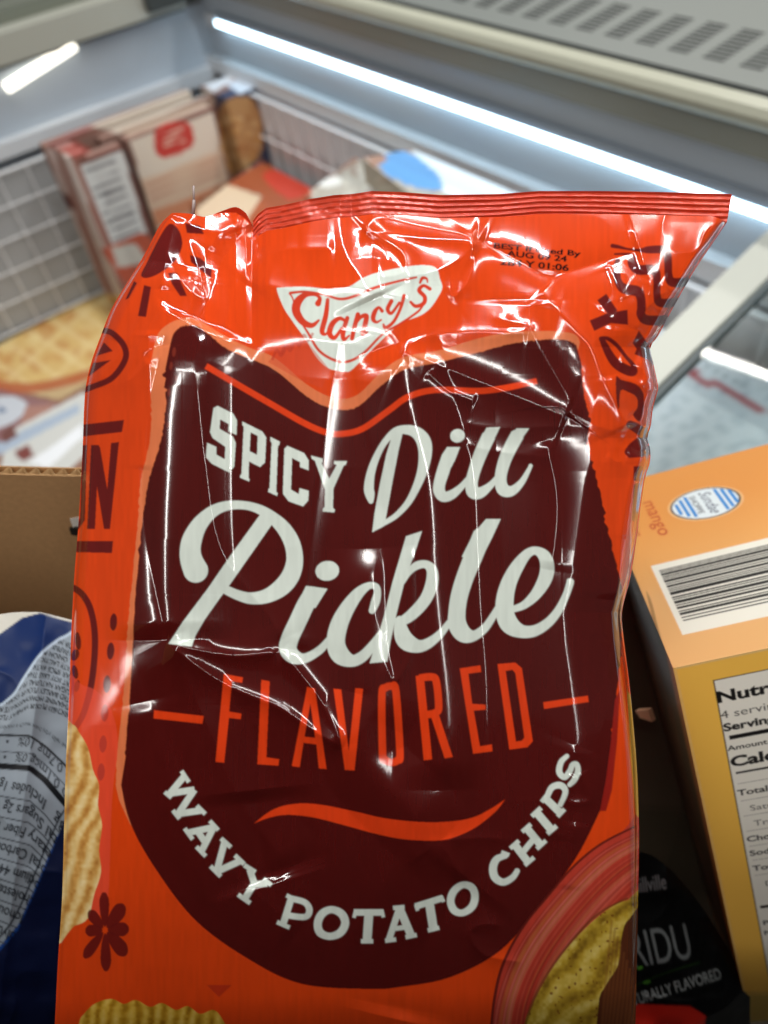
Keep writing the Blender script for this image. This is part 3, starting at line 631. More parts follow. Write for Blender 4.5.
# back panel, unprinted red film
X2, Y2 = coons(bodyTop, bodyB, bodyL, bodyR, 90, 130)
H2 = -bulge(X2.ravel(), Y2.ravel()) * .8 + vnoise(X2.ravel(), Y2.ravel(), 60, 5) * 2 * sstep(bulge(X2.ravel(), Y2.ravel()), 2, 20)
e2 = np.minimum(np.minimum(np.arange(90)[None], 89 - np.arange(90)[None]), 1) * np.ones((130, 1))
H2 = (H2 - drop(X2.ravel(), Y2.ravel())) * e2.ravel() - .2
filmr = mat('back_film', (200, 52, 20), rough=.2)
newobj('back_panel', lift(X2.ravel(), Y2.ravel(), H2 * PXM), None, filmr, bag, True, None, gridquads(90, 130)[:, ::-1])
# crimped top seal
def seal(nu, nv, off, flip):
    s = np.linspace(0, 1, nu)[None]; t = np.linspace(0, 1, nv)[:, None]
    x = 253 + s * (732 - 253) - t * s ** 30 * 5.; yt = np.interp(x, topE[:, 0], topE[:, 1]); y = yt + t * (26.5 + 1.5 * np.sin(x / 50.))
    fade = .45 + .55 * sstep(x, 330, 470)
    crimp = (np.abs(np.mod(t * 5.0, 1) - .5) * 2 - .5) * 1.7 * fade
    h = crimp + 2.2 * vnoise(x, y * 0, 40, 21) + 1.4 * vnoise(x, y, 16, 22) * (1.3 - fade) + .35 * vnoise(x, y, 5, 23) + 3.0 * np.exp(-np.abs(x - 340) / 12) - 2.5 * np.exp(-np.abs(x - 352) / 9) + 8 * sstep(-x, -300, -254) * np.sin(x / 9.)* .25
    h = h + off
    return x.ravel(), y.ravel(), h.ravel()
x, y, h = seal(1100, 70, 1.5, False)
sealm = mat('seal_film', (222, 62, 26), rough=.28, metal=.12, spec=.7, var=.25, bscale=900)
xb, yb, hb = seal(1100, 70, .3, True)
Vf = lift(x, y, h * PXM); Vb = lift(xb, yb, hb * PXM); qf = gridquads(1100, 70)
newobj('top_seal', np.vstack([Vf, Vb]), None, sealm, bag, True, None, np.vstack([qf, qf[:, ::-1] + len(Vf)]))
# little torn thread of film at the tip
mb = MB(); a = lift(np.array(193.), np.array(214.), np.array(.001)); b = lift(np.array(194.), np.array(200.), np.array(.002)); c = lift(np.array(193.5), np.array(186.), np.array(.002))
mb.rod(a, b, .0007); mb.rod(b, c, .0005); mb.build('film_thread', mat('thread', (170, 150, 145), rough=.3), bag, True)
# ================================================================== THE ORANGE CARTON
def solve_box():
    D = .34; C = rays(673, 668) * D; P = [rays(768, 648), rays(633, 572), rays(750, 1024)]; l = np.array([.331, .411, .47])
    for _ in range(50):
        E_ = [l[i] * P[i] - C for i in range(3)]
        Fv = np.array([E_[0] @ E_[1], E_[0] @ E_[2], E_[1] @ E_[2]])
        J = np.array([[P[0] @ E_[1], E_[0] @ P[1], 0], [P[0] @ E_[2], 0, E_[0] @ P[2]], [0, P[1] @ E_[2], E_[1] @ P[2]]])
        l = l - np.linalg.solve(J, Fv)
    return c2w(C), [RW @ (e / np.linalg.norm(e)) for e in [l[i] * P[i] - C for i in range(3)]]
BC, (e1, e2, e3) = solve_box()
def on_face(px, py, a, b):
    """face coordinates (metres along a and b from the corner) of a photo pixel"""
    d = RW @ rays(px, py); A = np.stack([a, b, -d], 1); s = np.linalg.solve(A, CAM - BC); return s[0], s[1]
def facefn(a, b, o, du, dv):
    """text units (u right, v up) -> pixel, lying on the face spanned by a, b"""
    def fn(U):
        U = np.asarray(U); s = o[0] + U[..., 0] * du[0] + U[..., 1] * dv[0]; r = o[1] + U[..., 0] * du[1] + U[..., 1] * dv[1]
        return np.stack(proj(BC + s[..., None] * a + r[..., None] * b), -1)
    return fn
L2 = on_face(640, 478, e1, e2)[1]; L1 = .125; L3 = .30
cb = Canvas(540, 400, 1080, 1900, 2.2, (226, 150, 62))
OR1 = (228, 152, 64)
top_fn = lambda U: np.stack(proj(BC + np.asarray(U)[..., 0, None] * e1 + np.asarray(U)[..., 1, None] * e2), -1)
frn_fn = lambda U: np.stack(proj(BC + np.asarray(U)[..., 0, None] * e1 + np.asarray(U)[..., 1, None] * e3), -1)
sid_fn = lambda U: np.stack(proj(BC + np.asarray(U)[..., 0, None] * e2 + np.asarray(U)[..., 1, None] * e3), -1)
def fp(fn, pts, col, alpha=1.): cb.poly(fn(np.array(pts, float)), col, alpha)
fp(top_fn, [(0, 0), (L1, 0), (L1, L2), (0, L2)], (226, 172, 112))
for k in range(40):   # printed colour wash: paler towards the bar code
    f = k / 40; fp(top_fn, [(0, L2 * (.30 + f * .45)), (L1, L2 * (.30 + f * .45)), (L1, L2), (0, L2)], (228 - 4 * f, 166 - 20 * f, 96 - 24 * f), .12)
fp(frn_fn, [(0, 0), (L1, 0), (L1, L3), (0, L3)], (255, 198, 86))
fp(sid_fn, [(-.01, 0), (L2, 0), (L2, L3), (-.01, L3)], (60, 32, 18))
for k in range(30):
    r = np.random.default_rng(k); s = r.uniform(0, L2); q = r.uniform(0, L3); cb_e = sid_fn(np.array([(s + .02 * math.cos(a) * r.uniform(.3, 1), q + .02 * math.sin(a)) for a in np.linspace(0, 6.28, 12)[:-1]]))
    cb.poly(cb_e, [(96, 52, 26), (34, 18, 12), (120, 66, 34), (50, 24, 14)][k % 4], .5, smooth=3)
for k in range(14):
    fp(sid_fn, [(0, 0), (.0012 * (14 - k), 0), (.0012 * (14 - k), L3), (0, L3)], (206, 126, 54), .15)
# bar code
b0 = on_face(682.5, 635, e1, e2); b1 = on_face(651, 566, e1, e2)
ux = min(b0[0], b1[0]); lo, hi = b0[1], b1[1]
fp(top_fn, [(ux, lo), (L1 - .006, lo), (L1 - .006, hi), (ux, hi)], (232, 228, 214))
r = np.random.default_rng(5); q = lo + (hi - lo) * .16; first = True
pat = [1, 1, 2.2, 1, 2, 1, 2.6, 1, 1.4, 3, 1, 1, 2.2, 1, 2.6, 1, 1.2, 2.4, 1, 1]
tot = sum(pat) + 20 * 1.0; un = (hi - lo) * .78 / tot
for w in pat:
    fp(top_fn, [(ux + .003, q), (L1 - .009, q), (L1 - .009, q + w * un), (ux + .003, q + w * un)], (34, 32, 32)); q += w * un + un * r.choice([.7, .9, 1.5])
# oval badge with blue stripes
oc = on_face(705, 503, e1, e2); ra = abs(on_face(740, 497, e1, e2)[0] - oc[0]); rb = abs(on_face(702, 489, e1, e2)[1] - oc[1])
def oval(k, n=40): a = np.linspace(0, 2 * np.pi, n, endpoint=False); return np.c_[oc[0] + ra * k * np.cos(a), oc[1] + rb * k * np.sin(a)]
cb.poly(top_fn(oval(1.12)), (240, 200, 150), .6); cb.poly(top_fn(oval(1.04)), (52, 50, 56)); cb.poly(top_fn(oval(.98)), (226, 234, 236))
for a0 in (-.86, -.68, -.5, .44, .62, .8):
    w = .1; y0 = math.sqrt(max(.02, .92 - a0 * a0)) * .93
    fp(top_fn, [(oc[0] + ra * a0, oc[1] - rb * y0), (oc[0] + ra * (a0 + w), oc[1] - rb * y0 * .96), (oc[0] + ra * (a0 + w), oc[1] + rb * y0 * .96), (oc[0] + ra * a0, oc[1] + rb * y0)], (44, 134, 206))
def toptext(s, o, size, col, bold=0., shear=0., width=None):
    E_ = text_edges(s, bold, shear); k = size if width is None else width / E_[..., 0].max()
    fn = facefn(e1, e2, o, (0, -1), (1, 0)); cb.edges(fn(E_ * (k, size)), col)
toptext('Sundae', (oc[0] - ra * .02, oc[1] + rb * .80), ra * .5, (40, 60, 90), .0, .35, rb * 1.6)
toptext('SHOPPE', (oc[0] - ra * .34, oc[1] + rb * .68), ra * .26, (60, 70, 80), .01, 0, rb * 1.3)
m0 = on_face(643, 502, e1, e2); m1 = on_face(664, 535, e1, e2)
toptext('mango', (m0[0] - .0005, m0[1]), .0115, (186, 60, 32), .0, 0, (m0[1] - m1[1]))
m2 = on_face(637, 527, e1, e2); toptext('bars', (m2[0] - .003, m2[1]), .006, (186, 60, 32), .01)
# front edge fold line and nutrition panel
fp(frn_fn, [(0, 0), (L1, 0), (L1, .0012), (0, .0012)], (238, 196, 130))
fp(frn_fn, [(0, 0), (.0013, 0), (.0013, L3), (0, L3)], (244, 196, 116))
n0 = on_face(709, 682, e1, e3); n1 = on_face(768, 950, e1, e3); nx = (n0[0] + n1[0]) / 2 + .0002; ny = n0[1]
PW = L1 - nx - .006
fp(frn_fn, [(nx - .0006, ny - .0006), (nx + PW, ny - .0006), (nx + PW, L3 - .02), (nx - .0006, L3 - .02)], (70, 60, 50))
fp(frn_fn, [(nx, ny), (nx + PW, ny), (nx + PW, L3 - .02), (nx, L3 - .02)], (244, 240, 228))
def ft(s, px, py, size, bold=.02, col=(26, 24, 24), wide=1.):
    o = on_face(px, py, e1, e3); put_text(cb, s, 0, 0, size, col, bold=bold, wide=wide, fn=facefn(e1, e3, o, (1, 0), (0, -1)))
k = PXM
ft('Nutrition Facts', 717, 703, .0098, .038, wide=1.2); ft('4 servings per container', 721, 719, .0070, 0., (70, 66, 64), 1.1); ft('Serving size', 724, 731.5, .0070, .038, wide=1.15)
def bar(px, py, h, col=(28, 26, 26)):
    o = on_face(px, py, e1, e3); fp(frn_fn, [(nx + .002, o[1]), (nx + PW - .002, o[1]), (nx + PW - .002, o[1] + h), (nx + .002, o[1] + h)], col)
bar(728, 736, .0028); ft('Amount per serving', 728, 751, .0046, .024, wide=1.2); ft('Calories', 731, 767, .0098, .038, wide=1.2); bar(734, 772.5, .0014)
for s, px, py, b, sz in (('Total Fat 5g', 738, 796, .026, .0060), ('Saturated Fat 4g', 750, 811, 0, .0060), ('Trans Fat 0g', 754, 826, 0, .0060), ('Cholesterol 10mg', 747, 842, .026, .0060), ('Sodium 35mg', 750, 856, .026, .0060), ('Total Carbohydrate 17g', 753, 871, .026, .0060),
                 ('Dietary Fiber 0g', 765, 886, 0, .006), ('Protein 1g', 763, 925, .026, .0056), ('Milk', 764, 935, .026, .0056)):
    ft(s, px, py, sz, b, (32, 30, 30) if b else (84, 80, 78), 1.15)
for px, py in ((736, 784), (740, 801), (744, 816), (748, 831), (751, 846), (754, 860), (757, 875)): bar(px, py, .0003, (120, 114, 106))
bar(766, 905, .0025)
cb.soften(1)
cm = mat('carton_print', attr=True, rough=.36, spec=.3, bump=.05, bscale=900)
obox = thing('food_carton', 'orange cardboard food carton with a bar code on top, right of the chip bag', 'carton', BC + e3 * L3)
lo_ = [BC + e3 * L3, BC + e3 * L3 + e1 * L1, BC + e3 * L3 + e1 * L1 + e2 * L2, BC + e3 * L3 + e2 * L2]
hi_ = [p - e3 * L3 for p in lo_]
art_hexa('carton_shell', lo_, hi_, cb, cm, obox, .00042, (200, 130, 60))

# ================================================================== THE BROWN TRAY behind the bag
card = mat('corrugated_board', (184, 144, 100), rough=.85, spec=.2, bump=.25, bscale=1400, var=.18)
cardd = mat('corrugated_board_edge', (176, 142, 100), rough=.9, spec=.1)
tray = thing('cardboard_tray', 'plain brown corrugated cardboard tray whose open edge shows left of the bag', 'tray', at(60, 900, .46))
# tray frame: right along r, up along the photo's wall direction, back away
A = at(-300, 467, .387); B = at(400, 484, .425); r_ = (B - A) / np.linalg.norm(B - A)
dn = np.array((0, .12, -1.)); dn = dn - (dn @ r_) * r_; dn /= np.linalg.norm(dn); bk = np.cross(r_, dn)
if bk @ (CAM - A) > 0: bk = -bk
Lr = np.linalg.norm(B - A); Hd = .36; th = .0062
def slab(m, o, a, la, b, lb, c, lc): m.hexa([o, o + a * la, o + a * la + b * lb, o + b * lb], [p + c * lc for p in (o, o + a * la, o + a * la + b * lb, o + b * lb)])
m = MB(); slab(m, A, r_, Lr, dn, Hd, bk, .0007); m.build('inner_liner', card, tray)
m = MB(); slab(m, A + bk * (th - .0007), r_, Lr, dn, Hd, bk, .0007); m.build('outer_liner', card, tray)
n = 700; s = np.linspace(0, Lr, n); w = np.sin(s / .0072 * 2 * np.pi) * (th / 2 - .0010) + th / 2
P0 = A + s[:, None] * r_ + w[:, None] * bk + dn * .0004; P1 = P0 + dn * .05
P2 = P0 + bk * .0005; P3 = P1 + bk * .0005
newobj('flute', np.vstack([P0, P1, P3, P2]), [(i, i + 1, n + i + 1, n + i) for i in range(n - 1)] + [(3 * n + i, 2 * n + i, 2 * n + i + 1, 3 * n + i + 1) for i in range(n - 1)] + [(i, 3 * n + i, 3 * n + i + 1, i + 1) for i in range(n - 1)], cardd, tray, True)
F0 = on(384, 1130, 2, A[2] - .008); dist = (A - F0) @ bk; ups = -dn * ((F0 - A) @ -dn)
FA = A - bk * abs(dist) + ups - r_ * .02
m = MB(); slab(m, FA, r_, .74, dn, Hd, -bk, th); m.build('added_shade_wall', mat('black_shade_board', (26, 23, 22), rough=.7), tray)  # unseen wall added to shade the lower bag, black to stop bounce light
m = MB(); slab(m, A - r_ * .002, -bk, abs(dist), dn, Hd, -r_, th); m.build('side_wall', card, tray)
m = MB(); slab(m, A + dn * Hd - r_ * .1, r_, Lr + .5, -bk, .30, dn, .006); m.build('tray_bottom', card, tray)
# small torn label on the tray wall
m = MB(); P = [at(x, y, .399) + bk * 0 for x, y in ((69, 519), (80, 516), (82, 527), (72, 530))]
o_ = A + 0 * bk
def onwall(px, py, e=.0006):
    d = RW @ rays(px, py); nrm = bk; t = ((A - bk * e - CAM) @ nrm) / (d @ nrm); return CAM + t * d
Q = [onwall(x, y) for x, y in ((70, 519), (82, 517), (84, 526), (73, 528))]
m.hexa(Q, [q + bk * .0004 for q in Q]); m.build('torn_label', mat('paper_white', (225, 222, 215), rough=.6), tray)
Q = [onwall(x, y) for x, y in ((69, 528), (78, 526), (78, 536), (71, 535))]
m = MB(); m.hexa(Q, [q + bk * .0004 for q in Q]); m.build('label_print', mat('ink_dark', (24, 20, 20), rough=.6), tray)

# ================================================================== BLUE AND WHITE SNACK BAG at the left
cl_ = Canvas(-140, 580, 190, 1260, 2.5, (20, 62, 128))
cl_.poly([(-140, 580), (190, 580), (190, 640), (70, 622), (40, 613), (22, 618), (0, 634), (-60, 670), (-140, 690)], (222, 218, 206))
cl_.poly([(190, 640), (72, 615), (40, 611), (22, 618), (0, 634), (-140, 700), (-140, 1260), (190, 1260)], (16, 62, 132))
panel = [(190, 560), (120, 596), (72, 632), (58, 640), (40, 655), (24, 678), (10, 698), (0, 704), (-20, 712), (-140, 740), (-140, 1010), (-30, 960), (0, 946), (18, 925), (36, 885), (56, 838), (72, 810), (120, 770), (190, 720)]
cl_.poly(panel, (146, 156, 166))
cl_.ribbon([(190, 560), (120, 596), (72, 632), (58, 640), (40, 655), (24, 678), (10, 698), (-20, 712), (-140, 740)], (190, 206, 222), r=1.2)
cl_.ribbon([(-140, 1003), (-30, 953), (-2, 938), (14, 918), (32, 880), (52, 834), (70, 804), (120, 764), (190, 714)], (24, 30, 44), r=.9)
Kx = [-140, 0, 30, 45, 62, 90, 190]
def cA(x): return np.interp(x, Kx, [734, 735, 736, 746, 762, 792, 840])
def cBc(x): return np.interp(x, Kx, [764, 766, 768, 780, 800, 832, 885])
xs = np.linspace(-60, 120, 60)
cl_.ribbon(np.c_[xs, cA(xs)], (18, 20, 26), r=1.1, smooth=0); cl_.ribbon(np.c_[xs, cBc(xs)], (14, 16, 22), r=3, smooth=0)
cl_.ribbon(np.c_[xs, (cA(xs) + cBc(xs)) / 2 + 1], (60, 64, 72), r=.5, smooth=0)
def warp(xr, fy, size, squeeze=.85):
    """upside-down text ending at xr whose baseline follows fy(x)"""
    def fn(U):
        x = xr - U[..., 0] * size * squeeze; y = fy(x) + U[..., 1] * size; return np.stack([x + U[..., 1] * size * -.35, y], -1)
    return fn
def utext(s, xr, fy, size, bold=.0, sq=.85): cl_.edges(warp(xr, fy, size, sq)(text_edges(s, bold)), (26, 30, 38))
utext('Vit. D 0.1mcg 0%   \u2022   Calcium 20mg', 88, lambda x: (cA(x) + cBc(x)) / 2 + 2, 12, .01); utext('Iron 0.7mg 10%   \u2022   Potas. 100mg', 84, lambda x: cA(x) + 2, 12, .01)
rows = ['Protein 3g   Includes 1g Added', 'Total Sugars 2g', 'Dietary Fiber 1g', 'Total Carbohydrate 19g', 'Sodium 440mg', 'Cholesterol 0mg', 'Monounsaturated Fat', 'Polyunsaturated Fat']
for k_, s_ in enumerate(rows):
    f = lambda x, k_=k_: cBc(x) + 12 + k_ * 20 + np.clip(x + 20, 0, 90) * (.10 + .04 * k_)
    utext(s_, 78 - k_ * 8 + (22 if k_ == 0 else 0), f, 14, .02, .75)
    g = lambda x, k_=k_: f(x) + 16.0
    xs2 = np.linspace(-80, 72 - k_ * 9, 30); cl_.ribbon(np.c_[xs2, g(xs2)], (50, 54, 62), r=.6, smooth=0)
ing = ['INGREDIENTS: ENRICHED FLOUR WHEAT FLOUR NIACIN', 'REDUCED IRON THIAMINE MONONITRATE RIBOFLAVIN', 'FOLIC ACID MALTED BARLEY FLOUR CORN SYRUP', 'YEAST BROWN SUGAR NATURAL FLAVORS DEXTROSE', 'CONTAINS WHEAT SOY LESS THAN 2% OF SALT', 'DISTILLED VINEGAR SPICE EXTRACTIVES GARLIC', 'SODIUM DIACETATE LACTIC ACID CITRIC ACID', 'SUNFLOWER OIL ONION POWDER TOMATO', 'MALTODEXTRIN PAPRIKA SOYBEAN OIL SALT', 'TURMERIC COLOR MUSTARD BRAN EXTRACT']
for k_, s_ in enumerate(ing):
    f = lambda x, k_=k_: cA(x) - 20 - k_ * 7.8 - np.clip(x - 10, 0, 90) * .62
    utext(s_, 112, f, 6.8, .03, .8)
utext('The % Daily Value tells you how much a nutrient', 100, lambda x: cA(x) - 10 - np.clip(x - 10, 0, 90) * .2, 6.4, 0, .8)
cl_.poly([(190, 640), (72, 615), (40, 611), (22, 618), (0, 634), (-140, 700), (-140, 740), (-20, 712), (0, 704), (10, 698), (24, 678), (40, 655), (58, 640), (72, 632), (120, 596), (190, 560)], (7, 36, 88))
cl_.poly([(-140, 580), (190, 580), (190, 640), (70, 622), (40, 613), (22, 618), (0, 634), (-60, 670), (-140, 690)], (206, 202, 190))
cl_.ribbon([(190, 560), (120, 596), (72, 632), (58, 640), (40, 655), (24, 678), (10, 698), (-20, 712), (-140, 740)], (190, 206, 222), r=1.2)
cl_.poly([(190, 860), (74, 818), (66, 815), (56, 842), (36, 890), (18, 930), (0, 951), (-140, 1015), (-140, 1260), (190, 1260)], (8, 18, 52))
cl_.soften(1)
blue = thing('blue_snack_bag', 'blue and white snack bag with upside-down nutrition panel, left of the chip bag', 'snack bag', at(20, 1050, .45))
xx = np.linspace(0, 1, 260)[None]; yy = np.linspace(0, 1, 420)[:, None]
Xb = -130 + xx * (160 + 130) + 0 * yy; Yb = (612 + 22 * ((Xb - 25) / 45.) ** 2 * (Xb < 25) * .35 + np.clip(Xb - 40, 0, 200) * .25) * (1 - yy) + 1250 * yy
def bh(x, y):
    h = 60 * np.sqrt(np.clip(1 - ((x - 20) / 170.) ** 2, 0, 1)) * (1 - np.exp(-(y - 600) / 60.))
    h += 7 * np.exp(-np.abs(x - 36 + (y - 700) * .12) / 14) + vnoise(x, y, 40, 31) * 3 + vnoise(x, y, 16, 32) * 1.2 - sstep(y, 790, 1000) * 30
    h += 3 * (1 - np.abs(vnoise(x, y, 50, 33))) ** 3
    return h
nB = np.array([.10, -.10, .99]); nB /= np.linalg.norm(nB); pB = rays(20, 800) * .40
def liftB(px, py, h):
    d = rays(px, py); t = ((pB @ nB) + h) / (d @ nB); return c2w(d * t[..., None])
fb = mat('blue_bag_film', attr=True, rough=.45, spec=.3)
newobj('bag_front', liftB(Xb.ravel(), Yb.ravel(), bh(Xb, Yb).ravel() * .00050), None, fb, blue, True, cl_.sample(Xb.ravel(), Yb.ravel()), gridquads(260, 420))
Xc, Yc = Xb[::10, ::10], Yb[::10, ::10]
newobj('bag_back', liftB(Xc.ravel(), Yc.ravel(), -.012 - .2 * bh(Xc, Yc).ravel() * .0005), None, mat('blue_back', (16, 34, 84), rough=.3), blue, True, None, gridquads(Xc.shape[1], Xc.shape[0])[:, ::-1])

# ================================================================== BLACK SNACK BAG between the bag and the carton
ck = Canvas(560, 820, 800, 1200, 2.5, (4, 4, 5))
ck.tint(lambda x, y: (np.sin(x * .9 + y * .1) > .55) & (y > 860) & (y < 1010), (10, 11, 12), .5)
def rot_text(s, x, y, size, rot, col, bold=.02, shear=.0, width=None, wide=1.): put_text(ck, s, x, y, size, col, rot=rot, bold=bold, shear=shear, width=width, wide=wide)
rot_text('GRIDU', 613, 971, 52, -.16, (112, 116, 116), .0, -.12, None, .52)
rot_text('mmillville', 622, 895, 22, -.14, (140, 140, 142), .0, 0, None, .55)
rot_text('NATURALLY FLAVORED', 620, 1010, 16, -.30, (150, 154, 152), .01, 0, None, .62)
ck.ribbon([(630, 988), (660, 975), (700, 962)], (30, 60, 16), r=.5); ck.ell(647, 982, 4, 2, (60, 110, 34), -.2); ck.ell(640, 968, 3, 1.4, (90, 160, 50), -.2)
ck.poly([(600, 1012), (640, 1004), (690, 1006), (706, 1016), (700, 1060), (600, 1200)], (186, 32, 18))
ck.soften(1)
blk = thing('black_snack_bag', 'black snack bag with pale condensed lettering between the chip bag and orange carton', 'snack bag', at(660, 1100, .48))
xx = np.linspace(0, 1, 200)[None]; yy = np.linspace(0, 1, 260)[:, None]
Xk = 575 + xx * 175 + 0 * yy; Yk = (852 + np.abs(Xk - 640) ** 1.6 * .075 * (Xk > 640)) * (1 - yy) + 1190 * yy
hk = 30 * np.sqrt(np.clip(1 - ((Xk - 655) / 110.) ** 2, 0, 1)) + vnoise(Xk, Yk, 26, 41) * 3 + 2 * (1 - np.abs(vnoise(Xk, Yk, 30, 43))) ** 3
pK = rays(660, 940) * .455
def liftK(px, py, h):
    d = rays(px, py); t = ((pK @ nB) + h) / (d @ nB); return c2w(d * t[..., None])
newobj('bag_front', liftK(Xk.ravel(), Yk.ravel(), hk.ravel() * .0005), None, mat('black_film', attr=True, rough=.3), blk, True, ck.sample(Xk.ravel(), Yk.ravel()), gridquads(200, 260))
newobj('bag_back', liftK(Xk[::8, ::8].ravel(), Yk[::8, ::8].ravel(), -.012 - .3 * hk[::8, ::8].ravel() * .0005), None, mat('black_back', (8, 8, 9), rough=.4), blk, True, None, gridquads(Xk[::8, ::8].shape[1], Xk[::8, ::8].shape[0])[:, ::-1])
# pale scrap seen in the gap
sc = [at(x, y, .44) for x, y in ((635, 711), (648, 710), (652, 722), (640, 718))]
m = MB(); m.hexa(sc, [q + np.array((0, .004, -.002)) for q in sc])
tag(m.build('paper_scrap', mat('scrap', (230, 170, 130), rough=.6)), 'small pale torn paper scrap in the dark gap beside the orange carton', 'paper scrap')
# dark upright board closing the gap behind (rear wall of the tray lies there)
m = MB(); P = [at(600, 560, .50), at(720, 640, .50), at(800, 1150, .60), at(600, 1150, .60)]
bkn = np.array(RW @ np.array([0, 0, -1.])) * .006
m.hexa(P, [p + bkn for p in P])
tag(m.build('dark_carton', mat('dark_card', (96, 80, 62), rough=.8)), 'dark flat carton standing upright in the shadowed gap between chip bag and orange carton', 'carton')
# ================================================================== THE CHEST FREEZER
paint = mat('grey_paint', (184, 194, 204), rough=.35, var=.08, bscale=8)
paintL = mat('ledge_paint', (214, 218, 222), rough=.35)
metalg = mat('rail_plastic', (140, 142, 132), rough=.4)
cream = mat('bumper_plastic', (178, 178, 160), rough=.3)
darkg = mat('gasket', (56, 60, 58), rough=.6)
slot = mat('slot_dark', (46, 48, 46), rough=.7)
fz = thing('chest_freezer', 'long grey open chest freezer with a glowing light strip along its rear wall', 'freezer', (-.8, .5, 0))
XL, YB, XR = -2.13, 1.0, 1.3
z = lambda py, y=YB, px=600: float(on(px, py, 1, y)[2])
m = MB(); m.box((XL, YB, .30), (XR, YB + .05, z(103))); m.build('rear_wall', paint, fz)
m = MB(); m.box((XL - .05, -.6, .30), (XL, YB + .05, .975)); m.build('side_wall', paint, fz)
m = MB(); m.box((XL, -.6, .26), (XR, YB, .30)); m.build('freezer_floor', mat('floor_liner', (120, 126, 130), rough=.5), fz)
# ledge around the inside
m = MB(); m.box((XL + .001, YB - .028, .822), (XR, YB - .001, .858)); m.build('ledge', paintL, fz)
m = MB(); m.box((XL + .001, -.6, .80), (XL + .03, YB - .03, .835)); m.build('ledge', paintL, fz)
# rail above the rear wall: profile in (y, z)
za, zb, zc, zd, ze = z(103), z(86, .955), z(66, .95), z(58, .975), z(47, .985)
m = MB(); m.extrude([(YB + .05, za + .001), (.975, za + .001), (.968, zb - .008), (1.05, zb - .008)], 0, XL - .05, XR); m.build('lower_rail', metalg, fz)
m = MB(); m.extrude([(.968, zb - .0075), (.962, zb - .001), (1.05, zb - .001), (1.05, zb - .0075)], 0, XL - .05, XR); m.build('gasket', darkg, fz)
m = MB(); m.extrude([(.955, zb), (.947, zb + .008), (.945, zb + .018), (.95, zc), (.965, zc + .006), (1.05, zc + .006), (1.05, zb)], 0, XL - .05, XR); m.build('bumper', cream, fz, False)
m = MB(); m.extrude([(.972, zc + .0065), (.972, ze - .006), (1.05, ze - .006), (1.05, zc + .0065)], 0, XL - .05, XR); m.build('upper_rail', metalg, fz)
m = MB(); m.extrude([(.966, ze - .0055), (.966, ze - .002), (1.05, ze - .002), (1.05, ze - .0055)], 0, XL - .05, XR); m.build('trim_line', darkg, fz)
# sloping grille panel
yb2 = 1.20; zt = ze + .03
grey = mat('grille_panel', (120, 124, 120), rough=.45)
m = MB(); m.extrude([(.975, ze - .0015), (.972, ze + .001), (yb2, zt), (yb2, ze - .0015)], 0, XL - .05, XR); gp = m.build('grille_panel', grey, fz)
def onpanel(px, py, e=.0005):
    n_ = np.array([0, -(zt - ze), yb2 - .972]); n_ /= np.linalg.norm(n_); p = np.array([0, .972, ze + .001]) + n_ * e
    d = RW @ rays(px, py); t = ((p - CAM) @ n_) / (d @ n_); return CAM + t * d
slope = (zt - ze - .001) / (yb2 - .972)
def pp(x, y, e): return (x, y, ze + .001 + (y - .972) * slope + e)
p_a = onpanel(480 + 475 * .375, 135 * .375 ); p_b = onpanel(480 + 655 * .375, 60 * .375)   # one slot group
px0 = onpanel(480 + 475 * .375, 125 * .375)[0]; px1 = onpanel(480 + 560 * .375, 150 * .375)[0]; pitch = px1 - px0
yA = onpanel(480 + 515 * .375, 136 * .375)[1]; yB_ = onpanel(480 + 620 * .375, 55 * .375)[1]
gx = onpanel(480 + 500 * .375, 130 * .375)[0]
for g in range(-14, 8):
    x0 = gx + g * pitch; m = MB()
    for k in range(9):
        y = yA + (yB_ - yA) * (k + .2) / 9; w = (yB_ - yA) / 9 * .46
        m.hexa([pp(x0, y, .0002), pp(x0 + pitch * .58, y, .0002), pp(x0 + pitch * .58, y + w, .0002), pp(x0, y + w, .0002)], [pp(x0, y, .0008), pp(x0 + pitch * .58, y, .0008), pp(x0 + pitch * .58, y + w, .0008), pp(x0, y + w, .0008)])
    m.build('vent', slot, fz)

m = MB(); m.box((XL - .05, yb2, .30), (XR, yb2 + .03, zt - .01)); m.build('outer_back', metalg, fz)
# LED strip
L0 = on(210, 15, 1, YB - .012); L1_ = on(768, 205, 1, YB - .012)
led = mat('led_diffuser', (235, 245, 255), rough=.3, emit=(.62, .86, 1.0), estr=6.5)
m = MB(); m.box((L0[0] + .03, YB - .016, .938), (XR, YB - .004, .950)); m.build('light_strip', led, fz)
m = MB(); m.box((L0[0] - .02, YB - .018, .934), (L0[0] + .03, YB - .003, .960)); m.build('light_strip_cap', paintL, fz)
m = MB(); m.box((L0[0] + .03, YB - .014, .9505), (XR, YB - .002, .966)); m.build('light_strip_housing', mat('led_housing', (150, 160, 172), rough=.3), fz)
# left rim, its sliding frame and the dark hinge
m = MB(); m.box((XL - .14, -.7, .985), (XL + .035, YB - .06, 1.045)); m.build('side_rim', mat('rim_cream', (176, 176, 164), rough=.35), fz)
m = MB(); m.box((XL - .135, -.7, .9755), (XL + .02, YB - .06, .9845)); m.build('rim_gasket', darkg, fz)
m = MB(); m.box((XL - .13, -.7, 1.0455), (XL - .03, YB - .06, 1.075)); m.build('rim_top', mat('rim_top', (120, 124, 112), rough=.4), fz)
m = MB(); m.box((XL - .02, YB - .17, 1.0), (XL + .06, YB - .07, 1.05)); m.box((XL - .02, YB - .068, .99), (XL + .03, YB - .03, 1.06)); m.build('rim_bracket', darkg, fz)
